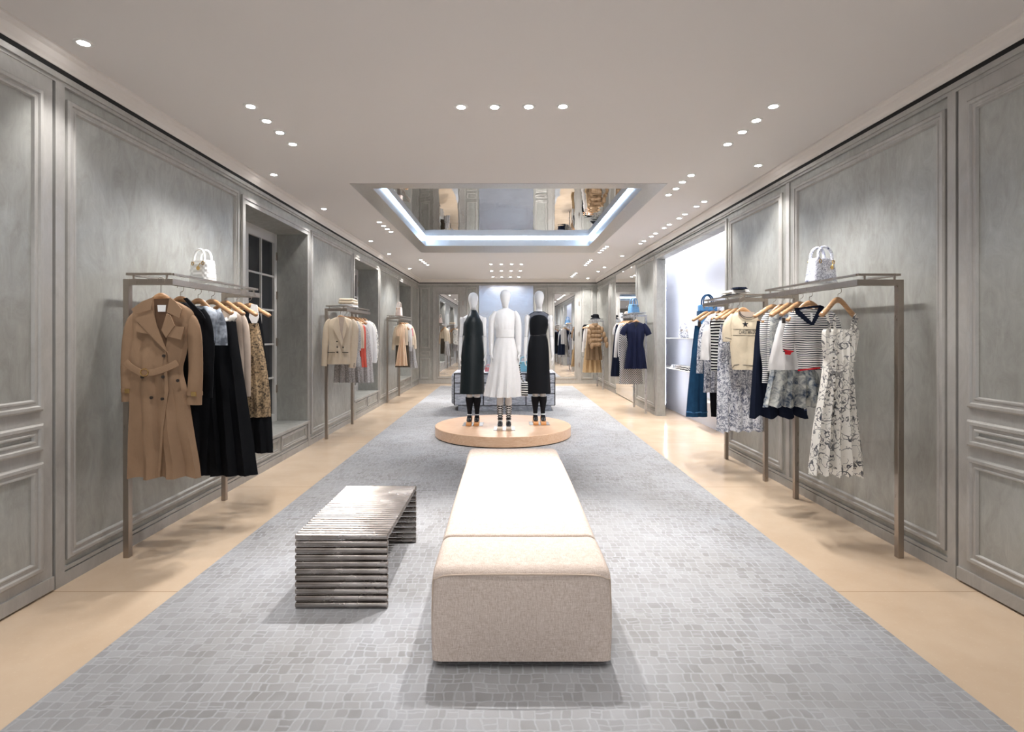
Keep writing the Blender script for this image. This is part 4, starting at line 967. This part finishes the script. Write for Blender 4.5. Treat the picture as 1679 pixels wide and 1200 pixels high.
# bucket hat
X, Y = 2.43, 14.75; z = 1.852+.007
t = thing('bucket_hat', 'black hat with a bow on the shelf of the farthest right rack', 'hat', (X, Y, z-.002)); z -= .002
bm = B()
pr = [(.15,0),(.148,.008),(.115,.035),(.095,.05),(.09,.10),(.08,.13),(.05,.14),(.0,.142)]
loft(bm, [(X,Y,z+h,max(r,.004),max(r,.004)) for r, h in pr], 20, (0,1,0)); obj('hat_body', bm, M['black_wool'], t)
bm = B(); ell(bm, (X-.09, Y-.04, z+.085), .05, .03, .03); obj('bow', bm, M['black_satin'], t)
# ================= display niche shelves
def nshelf(label, y0, y1, z, depth=.27):
    bm = B(); rbox(bm, XN-depth, XN, y0, y1, z-.012, z, .003, 1); return tag(obj('display_shelf', bm, M['white_paint'], None, False), label, 'shelf', 'shelves in the display niche')
nshelf('white wall shelf holding the small scroll-print handbag in the bright niche', 8.7, 10.6, 1.385)
nshelf('white wall shelf holding the denim tote in the bright niche', 7.1, 8.55, 1.60)
nshelf('white wall shelf with small striped goods, below the handbag shelf', 8.7, 10.6, .85)
nshelf('short dark-edged shelf below the denim tote shelf', 7.9, 8.55, 1.07); nshelf('lowest short shelf in the bright niche', 7.9, 8.55, .45)
t = handbag('large blue denim tote with tall handles on a niche shelf beyond the rack', 3.01, 8.12, 1.60, .27, .13, .29, M['denim_light'], 1.0, .15, charm=False, quilt=False, hm=M['denim'], name='denim_tote')
bm = B(); box(bm, 3.01-.136, 3.01+.136, 8.12-.072, 8.12+.072, 1.60+.12, 1.60+.20); obj('band', bm, M['denim'], t, False)
handbag('small grey patterned handbag on the upper niche shelf', 3.02, 9.25, 1.385, .17, .09, .15, M['toile_blue'], .75, .11, charm=False, quilt=False)
for k, (yy, lab) in enumerate(((8.9,'nearest'),(9.15,'second'),(9.4,'third'),(9.65,'farthest'))):
    folded(lab+' small striped purse in the row on the lower niche shelf', 3.03, yy, .85, .18, .14, .06, (M['oblique'], M['stripe_bold'], M['tweed'], M['toile_blue'])[k], 'striped purses on the lower niche shelf', name='striped_purse')
t = thing('sunglasses', 'pair of dark glasses lying flat on the upper niche shelf', 'glasses', (2.97, 8.95, 1.385))
for s in (-1, 1):
    bm = B(); ell(bm, (2.97+s*.033, 8.95, 1.393), .028, .02, .006, 12, 6); obj('lens', bm, M['shoe_black'], t)
# LED strips of the niche
for k, (b, lab) in enumerate((((XR+.15, XR+.17, 9.70, 9.72, .2, 2.7), 'upright white strip light behind the far jamb of the display niche'), ((XR+.16, XR+.19, 6.0, 10.9, ZC-.03, ZC-.01), 'white strip light along the top inside the display niche'))):
    bm = B(); box(bm, *b); tag(obj('niche_light', bm, M['led'], None, False), lab, 'strip light')
# ================= ottoman
t = thing('ottoman', 'long pale linen upholstered bench seat in the middle of the carpet', 'ottoman', (.06, 3.5, .012))
def cushion(y0, y1, z0, z1, x0, x1, e0, e1, crown=.012):
    """upholstered block; e0/e1: roundness of the near and far edge"""
    bm = B(); nx, ny = 22, 26
    xs = [x0+(x1-x0)*i/nx for i in range(nx+1)]
    prof = []   # (y, z) outline running up the near face, over the top, down the far face
    for i in range(6): prof.append((y0, z0+(z1-e0-z0)*i/6))
    for i in range(8): a = PI/2*i/8; prof.append((y0+e0-e0*math.cos(a), z1-e0+e0*math.sin(a)))
    for i in range(10): prof.append((y0+e0+(y1-e1-y0-e0)*i/10, z1+crown*math.sin(PI*i/10)))
    for i in range(8): a = PI/2*(1-i/8); prof.append((y1-e1+e1*math.cos(a), z1-e1+e1*math.sin(a)))
    for i in range(7): prof.append((y1, z1-e1-(z1-e1-z0)*i/6))
    cy, cz = (y0+y1)/2, z0
    rings = []
    R = .05
    ss = []
    for i in range(9):
        a = PI/2*i/8; ss.append((x0+R-R*math.sin(PI/2-0)*math.cos(a), R*(1-math.sin(a))))
    cols = [(x0+R*(1-math.cos(a)), R*(1-math.sin(a))) for a in [PI/2*i/8 for i in range(9)]]
    cols += [(x0+R+(x1-x0-2*R)*i/12, 0) for i in range(1, 12)]
    cols += [(x1-R*(1-math.cos(a)), R*(1-math.sin(a))) for a in [PI/2*(8-i)/8 for i in range(9)]]
    for x, ins in cols:
        r = []
        for y, z in prof:
            tz = (z-z0)/(z1-z0)
            yy = y + (ins*.35 if y < cy else -ins*.35)*(1 if tz < .9 else .6) - (.018*math.sin(PI*min(1, tz))*(1 if y < y0+.02 else 0))*math.sin(PI*(x-x0)/(x1-x0))
            zz = z - ins*.8*max(0, tz)**2
            xx = x + .005*math.sin(PI*min(1, tz*1.1))*((x-(x0+x1)/2)/((x1-x0)/2))**3
            r.append(bm.verts.new((xx, yy, zz)))
        rings.append(r)
    for a, b in zip(rings, rings[1:]):
        for k in range(len(prof)-1): bm.faces.new((a[k], a[k+1], b[k+1], b[k]))
        bm.faces.new((a[0], b[0], b[-1], a[-1]))
    bm.faces.new(rings[0]); bm.faces.new(rings[-1][::-1])
    return bm
obj('seat', cushion(2.70, 4.40, .045, .455, -.318, .448, .012, .012), M['linen'], t)
obj('end_cushion', cushion(2.33, 2.695, .045, .448, -.319, .452, .045, .012, .004), M['linen'], t)
obj('end_cushion', cushion(4.405, 4.80, .045, .448, -.328, .447, .012, .045, .004), M['linen'], t)
bm = B(); tube(bm, [(-.316,2.346,.06),(-.317,2.338,.36),(-.298,2.334,.400),(-.22,2.326,.418),(.06,2.318,.424),(.35,2.326,.418),(.43,2.334,.400),(.449,2.338,.36),(.449,2.346,.06)], .0035, 6, (0,0,1), n=5); obj('piping', bm, M['seam'], t)
bm = B(); box(bm, -.29, .41, 2.40, 4.70, .012, .047); obj('plinth', bm, M['black'], t, False)  # black block painted for the shadow in the gap under the seat
# ================= tube bench
t = thing('tube_bench', 'low welded steel-tube bench on the carpet left of the ottoman', 'bench', (-.864, 3.3, .012))
D = .0358; x0, x1 = -1.109, -.618; nT = 26; y0 = 2.836
def rod(y, z, nm='tube'):
    bm = B(); r = D/2-.0016; loft(bm, [(x0+.003,y,z,r-.003,r-.003),(x0+.006,y,z,r,r),(x1-.006,y,z,r,r),(x1-.003,y,z,r-.003,r-.003)], 20, (0,0,1)); obj(nm, bm, M['tube'], t)
for i in range(nT): rod(y0+D/2+i*D, .012+D*10.5)
for i in range(10): rod(y0+D/2, .012+D*(i+.5)); rod(y0+D/2+(nT-1)*D, .012+D*(i+.5))
# ================= podium
t = thing('podium', 'round low oak podium under the three mannequins', 'podium', (-.046, 7.786, .012))
def cyl(bm, cx, cy, r, z0, z1, seg=96, bev=.004):
    loft(bm, [(cx,cy,z0,r-bev,r-bev),(cx,cy,z0+bev,r,r),(cx,cy,z1-bev,r,r),(cx,cy,z1,r-bev,r-bev)], seg, (0,1,0))
bm = B(); cyl(bm, -.046, 7.786, .966, .024, .157); obj('drum', bm, M['oak'], t)
bm = B(); cyl(bm, -.046, 7.786, .95, .012, .024, bev=.001); obj('plinth', bm, M['black'], t)
# ================= mannequins
ZP = .157
def hand(bm, wr, side, s=1.0, curl=.35):
    """hanging relaxed hand: wrist point, side = +1 thumb towards +x"""
    x, y, z = wr; k = .01*s
    loft(bm, sm([(x,y,z,2.3*k,1.6*k),(x,y-.2*k,z-2.5*k,2.9*k,1.5*k),(x,y-.4*k,z-6*k,3.7*k,1.4*k),(x,y-.6*k,z-8.6*k,3.5*k,1.2*k)], 3), 10, (1,0,0))
    for i, (dy, L) in enumerate(((-2.7,7.0),(-.9,7.8),(.9,7.2),(2.6,5.6))):
        p = [(x,y+dy*k-.5*k,z-7.8*k),(x-side*.2*k,y+dy*1.1*k-.5*k,z-(7.8+L*.45)*k),(x+side*.6*k,y+dy*1.1*k-.5*k,z-(7.8+L*.8)*k),(x+side*1.6*k,y+dy*1.1*k-.5*k,z-(7.8+L)*k)]
        loft(bm, sm([q+(.82*k*(1-.12*j),.82*k*(1-.12*j)) for j, q in enumerate(p)], 3), 7, (1,0,0))
    p = [(x+side*.3*k,y-2.6*k,z-3*k),(x+side*1.2*k,y-4.2*k,z-5.5*k),(x+side*1.6*k,y-4.8*k,z-8*k)]
    loft(bm, sm([q+(.95*k*(1-.12*j),.95*k*(1-.12*j)) for j, q in enumerate(p)], 3), 7, (1,0,0))
def mannequin(label, cx, Y, head_px, top_py, arms, leg_dx=.055, heel=.09):
    z = ZP; t = thing('mannequin', label, 'mannequin', (cx, Y, z+.006), 'white mannequins on the podium')
    bm = B(); rbox(bm, cx-.145, cx+.145, Y-.15, Y+.15, z, z+.006, .002, 1); obj('base_plate', bm, M['dark_plate'], t, False)
    ht = CZ-(top_py-VY)*Y/F      # top of head
    H = ht
    bm = B()
    # head: egg, flat featureless face with slight brow and chin
    hx = (head_px-VX)*Y/F
    hp = [(0,.010,.012,0),(.012,.040,.048,0),(.035,.060,.074,0),(.07,.070,.088,-.002),(.105,.070,.090,-.004),(.145,.062,.083,-.010),(.18,.052,.074,-.014),(.205,.044,.062,-.012),(.222,.042,.050,0),(.25,.042,.044,.012),(.285,.045,.046,.016),(.305,.062,.052,.016)]
    sh = H-.335
    path = [(hx,Y+o,H-d,a,b) for d,a,b,o in hp]
    path += [(cx,Y+.015,sh-.005,.12,.062),(cx,Y+.015,sh-.03,.155,.075),(cx,Y+.01,sh-.09,.140,.09),(cx,Y-.002,sh-.16,.132,.103),(cx,Y,sh-.26,.112,.09),(cx,Y,sh-.36,.100,.08),(cx,Y+.005,sh-.46,.120,.09),(cx,Y+.01,sh-.56,.135,.10),(cx,Y+.01,sh-.64,.13,.095),(cx,Y+.01,sh-.70,.12,.08)]
    loft(bm, sm(path, 3), 24, (0,1,0))
    ank = z+.006+heel+.03
    for s in (-1, 1):
        lx = cx+s*leg_dx
        loft(bm, sm([(cx+s*.066,Y+.01,sh-.60,.060,.075),(cx+s*.066,Y+.01,sh-.75,.060,.07),(lx+s*.01,Y,sh-1.0,.050,.056),(lx,Y-.005,sh-1.12,.044,.050),(lx,Y+.015,sh-1.22,.046,.054),(lx,Y+.01,(sh-1.22+ank)/2,.036,.042),(lx,Y+.01,ank+.05,.026,.031),(lx,Y+.01,ank,.027,.034)], 3), 16, (0,1,0))
        loft(bm, [(lx,Y+.03,ank-.01,.024,.022),(lx,Y-.01,ank-.02,.028,.025),(lx,Y-.07,ank-.065,.034,.02),(lx,Y-.12,ank-.085,.032,.014)], 10, (0,0,1))
    for s, (sx, ex, wx, ez, wz) in zip((-1, 1), arms):
        p = [(cx+s*.150,Y+.012,sh-.022,.034,.038),(sx,Y+.012,sh-.06,.040,.044),(sx,Y+.01,sh-.15,.036,.040),(ex,Y+.01,ez,.029,.033),(ex+(wx-ex)*.3,Y,ez-.07,.030,.033),(wx,Y-.035,wz,.019,.022)]
        loft(bm, sm(p, 4), 14, (0,1,0)); hand(bm, (wx,Y-.035,wz), -s)
    b = obj('body', bm, M['mannequin'], t)
    for s, (sx, ex, wx, ez, wz) in zip((-1, 1), arms):
        bm = B(); disc(bm, (ex, Y+.01, ez-.002), .034, .005, 'z', 16); obj('elbow_joint', bm, M['steel_light'], t)
    bm = B(); disc(bm, (cx, Y+.016, H-.268), .044, .004, 'z', 20); obj('neck_joint', bm, M['steel_light'], t)
    return t, sh, ank
def ring_cloth(bm, rows, Y, folds=0, amp=0., seg=64, ph=0.):
    """rows: (z, xl, xr, depth, dy) closed garment round a body, open at top and bottom with a turned-in edge"""
    rr = sm(rows, 5); rings = []
    z0, z1 = rr[0][0], rr[-1][0]
    def ring(r, s=1., dz=0):
        z, xl, xr, b, dy = r; c = (xl+xr)/2; a = (xr-xl)/2; tv = max(0., (z0-z)/(z0-z1)); out = []
        for k in range(seg):
            th = 2*PI*k/seg; m = 1+amp*tv**1.5*math.sin(folds*th+ph)*(1+.3*math.sin(3*th+ph))
            out.append(bm.verts.new((c+a*s*m*math.cos(th), Y+dy+b*s*m*math.sin(th), z+dz)))
        return out
    rings.append(ring(rr[0], .93, -.02)); 
    for r in rr: rings.append(ring(r))
    rings.append(ring(rr[-1], .97, .0)); rings.append(ring(rr[-1], .9, .12))
    for p, q in zip(rings, rings[1:]):
        for k in range(seg): bm.faces.new((p[k], p[(k+1)%seg], q[(k+1)%seg], q[k]))
def wear(part, t, rows, Y, m, folds=0, amp=0., ph=0., label=None):
    R = []
    for r in rows:
        py, a, b, d = r[:4]; dy = r[4] if len(r) > 4 else 0
        R.append((P(0,py,Y)[1], P(a,0,Y)[0], P(b,0,Y)[0], d, dy))
    bm = B(); ring_cloth(bm, R, Y, folds, amp, ph=ph); return obj(part, bm, m, t, label=label)
def shoe(t, lx, Y, sole_m, up_m, sock=True, top=None, sole_h=.05, sole_h2=.10, lace=False):
    z = ZP+.006
    bm = B()   # platform with block heel, toe towards the camera
    pts = [(-.165,0),(-.168,sole_h*.5),(-.155,sole_h),(-.05,sole_h),(.02,sole_h2),(.055,sole_h2),(.055,0),(.005,0),(-.03,.012),(-.05,0)]
    prism(bm, [(lx-.036, Y+y_, z+z_) for y_, z_ in pts], (.072,0,0)); s = obj('shoe_sole', bm, sole_m, t, False)
    bm = B()
    loft(bm, sm([(lx,Y-.158,z+sole_h+.006,.026,.012),(lx,Y-.13,z+sole_h+.02,.034,.022),(lx,Y-.08,z+sole_h+.024,.035,.026),(lx,Y-.05,z+sole_h+.03,.034,.03)], 3), 12, (0,0,1)); obj('shoe_toe', bm, up_m, s)
    bm = B(); loft(bm, sm([(lx,Y+.05,z+sole_h2+.01,.03,.02),(lx,Y+.045,z+sole_h2+.05,.028,.026),(lx,Y+.01,z+sole_h2+.06,.03,.03)], 3), 12, (0,0,1)); obj('shoe_heel', bm, up_m, s)
    bm = B(); disc(bm, (lx, Y-.01, z+sole_h2+.035), .034, .012, 'z', 16); obj('ankle_strap', bm, M['label'] if not lace else up_m, s)
    if sock:
        zt = top
        bm = B(); za = z+sole_h2+.03
        loft(bm, sm([(lx,Y+.016,zt,.058,.068),(lx,Y+.016,zt-.06,.056,.065),(lx,Y+.012,(zt+za)/2,.043,.050),(lx,Y+.01,za+.05,.033,.039),(lx,Y+.01,za,.031,.038)], 4), 16, (0,1,0)); obj('sock', bm, M['sock'], t)
        bm = B(); loft(bm, sm([(lx,Y+.035,za-.01,.027,.03),(lx,Y-.01,za-.015,.031,.032),(lx,Y-.07,z+sole_h+.03,.036,.024),(lx,Y-.12,z+sole_h+.012,.033,.016)], 3), 12, (0,0,1)); obj('sock_foot', bm, M['sock'], t)
    if lace:
        za = z+sole_h2+.03
        for k in range(6):
            for q in (1, -1):
                bm = B(); zz = za+k*.032; R = .033+.002*k
                tube(bm, [(lx+R*math.cos(a), Y+.01-R*1.15*math.sin(a), zz+.032*(a/PI if q > 0 else 1-a/PI)) for a in [PI*j/8 for j in range(9)]], .004, 6); obj('lace', bm, M['shoe_black'], s)
        for zz in (za, za+.2):
            bm = B(); loft(bm, [(lx,Y+.01,zz-.008,.036,.042),(lx,Y+.01,zz+.008,.036,.042)], 16, (0,1,0)); obj('ankle_band', bm, M['shoe_black'], s)
        bm = B(); loft(bm, [(lx,Y+.052,za-.02,.02,.006),(lx,Y+.052,za+.2,.018,.006)], 8, (0,1,0)); obj('boot_back', bm, M['shoe_black'], s)
def arms_px(Y, L, R, ez, wz):
    x = lambda p: P(p,0,Y)[0]; z = lambda p: P(0,p,Y)[1]
    return [(x(L[0]), x(L[1]), x(L[2]), z(ez), z(wz)), (x(R[0]), x(R[1]), x(R[2]), z(ez), z(wz))]
# left: dark green halter dress
Y = 7.80; cx = P(776,0,Y)[0]
t, sh, ank = mannequin('white mannequin on the left of the podium in a dark green halter dress', cx, Y, 776, 479.5, arms_px(Y, (758.5,756.5,754.5), (793,794.5,796), 551.5, 582), .053)
wear('halter_dress', t, [(508.5,771,781,.056,.012),(512,769.5,783,.068,.005),(519,766,786.5,.105,-.012),(526,762.5,790,.122,-.01),(532,760,792,.128,-.004),(545,759.5,792.5,.124,0),(550,758.5,793,.124,0)], Y, M['green_black'])
wear('skirt', t, [(546,762,789.5,.105),(555,760.5,791,.108),(570,757.5,793,.122,.01),(590,756,793.5,.13,.01),(620,755,793.5,.14,.01),(645,753.5,794,.15,.01)], Y, M['green_black'], 7, .018)
for s in (-1, 1): shoe(t, cx+s*.053, Y, M['sole_orange'], M['shoe_black'], top=P(0,651,Y)[1])
# right: navy dress with sheer yoke
Y = 7.86; cx = P(884,0,Y)[0]
t, sh, ank = mannequin('white mannequin on the right of the podium in a dark dress with a sheer yoke', cx, Y, 884, 476.8, arms_px(Y, (864.5,863,861), (902.5,904,905.5), 551, 582), .053)
wear('sheer_yoke', t, [(510.5,876.5,891,.058,.014),(513,871,896,.072,.012),(516,867.5,900,.083,.012),(522,868,899.5,.095,.008),(534,868,899,.113,0)], Y, M['tulle'])
wear('bodice', t, [(516.5,880,887,.108,-.01),(518,874,893,.114,-.008),(523,869.5,897.5,.121,-.006),(532,868.2,898.7,.124,-.006),(545,868.5,896.5,.112),(550,869.5,895.5,.105)], Y, M['black_satin'])
wear('waist_belt', t, [(548,869.2,896.2,.106),(549.5,869,896.4,.107),(551,869.2,896.2,.106)], Y, M['shoe_black'])
wear('skirt', t, [(550,869.5,896,.104),(560,867,898.5,.115,.006),(575,865,900,.125,.01),(600,864,901,.13,.01),(625,863,902,.14,.01),(644,861.5,903,.15,.01)], Y, M['black_satin'], 7, .014, 1)
for s in (-1, 1): shoe(t, cx+s*.055, Y, M['sole_orange'], M['shoe_black'], top=P(0,650,Y)[1])
# centre: white long-sleeved dress
Y = 7.43; cx = P(827,0,Y)[0]
t, sh, ank = mannequin('white mannequin at the centre front of the podium in a white long-sleeved dress', cx, Y, 828.5, 474.7, arms_px(Y, (806,806,806), (848.5,850,851), 548, 578), .058)
wear('dress_bodice', t, [(505.5,822,835,.05,.014),(508,818,839,.066,.014),(512,812,845,.085,.012),(521,811,845,.105,.004),(533,812,844,.116),(541,813,843.5,.112),(548,814,842.5,.098),(556,813.5,843,.10)], Y, M['white_cotton'], 16, .03)
wear('dress_skirt', t, [(553,814,842.5,.10),(560,812,845,.115,.005),(580,807,849,.15,.01),(610,802,852,.18,.01),(649,795,854,.22,.01)], Y, M['white_cotton'], 13, .10)
wear('waistband', t, [(540.5,812.8,843.6,.113),(541.5,812.4,844,.116),(552,812.8,843.6,.108),(553,813.2,843.2,.105)], Y, M['white_cotton'])
for pts in ([(813.5,511,3.5),(809,519,4.8),(806.5,532,5.2),(806,552,4.8),(806,570,4.0),(806,582,3.2)], [(843,511,3.5),(847.5,519,4.8),(849.5,532,5.4),(850,552,5.2),(850.5,570,4.4),(851,582,3.2)]):
    bm = B(); sleeve_px(bm, pts, Y, 1.0, -.005); obj('sleeve', bm, M['white_cotton'], t)
for s in (-1, 1): shoe(t, cx+s*.058, Y, M['sole_pale'], M['shoe_black'], sock=False, lace=True)
# bag hanging from the right hand of the centre mannequin
t = thing('shoulder_bag', 'black and white striped shoulder bag hanging from the central mannequin hand', 'handbag', (P(860,0,7.5)[0], 7.5, P(0,648,7.5)[1]))
bm = B(); X, Z = P(860,638,7.5); rbox(bm, X-.045, X+.045, 7.44, 7.56, Z-.09, Z+.10, .012, 2); obj('bag_body', bm, M['stripe_bold'], t)
bm = B(); p = [P(x,y,7.5) for x, y in ((851,597),(852,606),(854.5,618),(860,629))]; loft(bm, sm([(a,7.42 + .02*i,b,.010,.003) for i, (a,b) in enumerate(p)], 4), 8, (0,1,0)); obj('strap', bm, M['stripe_bold'], t)
# ================= chest of drawers behind the podium
Y0 = 10.19; x0, x1 = -.985, .925; zt = .735
t = thing('drawer_chest', 'wide silver wave-textured chest of drawers behind the mannequin podium', 'chest of drawers', (0, Y0+.35, .012))
bm = B(); rbox(bm, x0, x1, Y0+.012, Y0+.75, .11, zt-.02, .01, 2); obj('carcass', bm, M['black'], t, False)
bm = B(); rbox(bm, x0-.06, x1+.0, Y0+.12, Y0+.77, .12, zt-.03, .05, 4); obj('side_panel', bm, M['silver_wave'], t)
bm = B(); rbox(bm, x0-.004, x1+.004, Y0, Y0+.76, zt-.02, zt, .008, 2); obj('top', bm, M['silver_wave'], t, False)
bm = B(); box(bm, x0+.08, x1-.08, Y0+.04, Y0+.7, .012, .11); obj('plinth', bm, M['silver_wave'], t, False)
cols = [x0+.012, -.43, -.02, .37, x1-.012]; zs_ = [.115, .335, .535, zt-.03]
for i in range(4):
    for j in range(3):
        bm = B(); rbox(bm, cols[i]+.009, cols[i+1]-.009, Y0-.012, Y0+.014, zs_[j]+.009, zs_[j+1]-.009, .004, 1); d = obj('drawer', bm, M['silver_wave'], t, False)
handbag('turquoise top-handle bag on the chest of drawers right of the white dress', P(858,0,10.4)[0], 10.42, zt, .20, .10, .19, M['bag_blue'], .85, .09, rz=.1, charm=False)
handbag('small pale pink bag on the chest of drawers right of the green dress', P(800.5,0,10.4)[0], 10.42, zt, .14, .08, .08, M['pink'], .9, .05, charm=False, quilt=False)
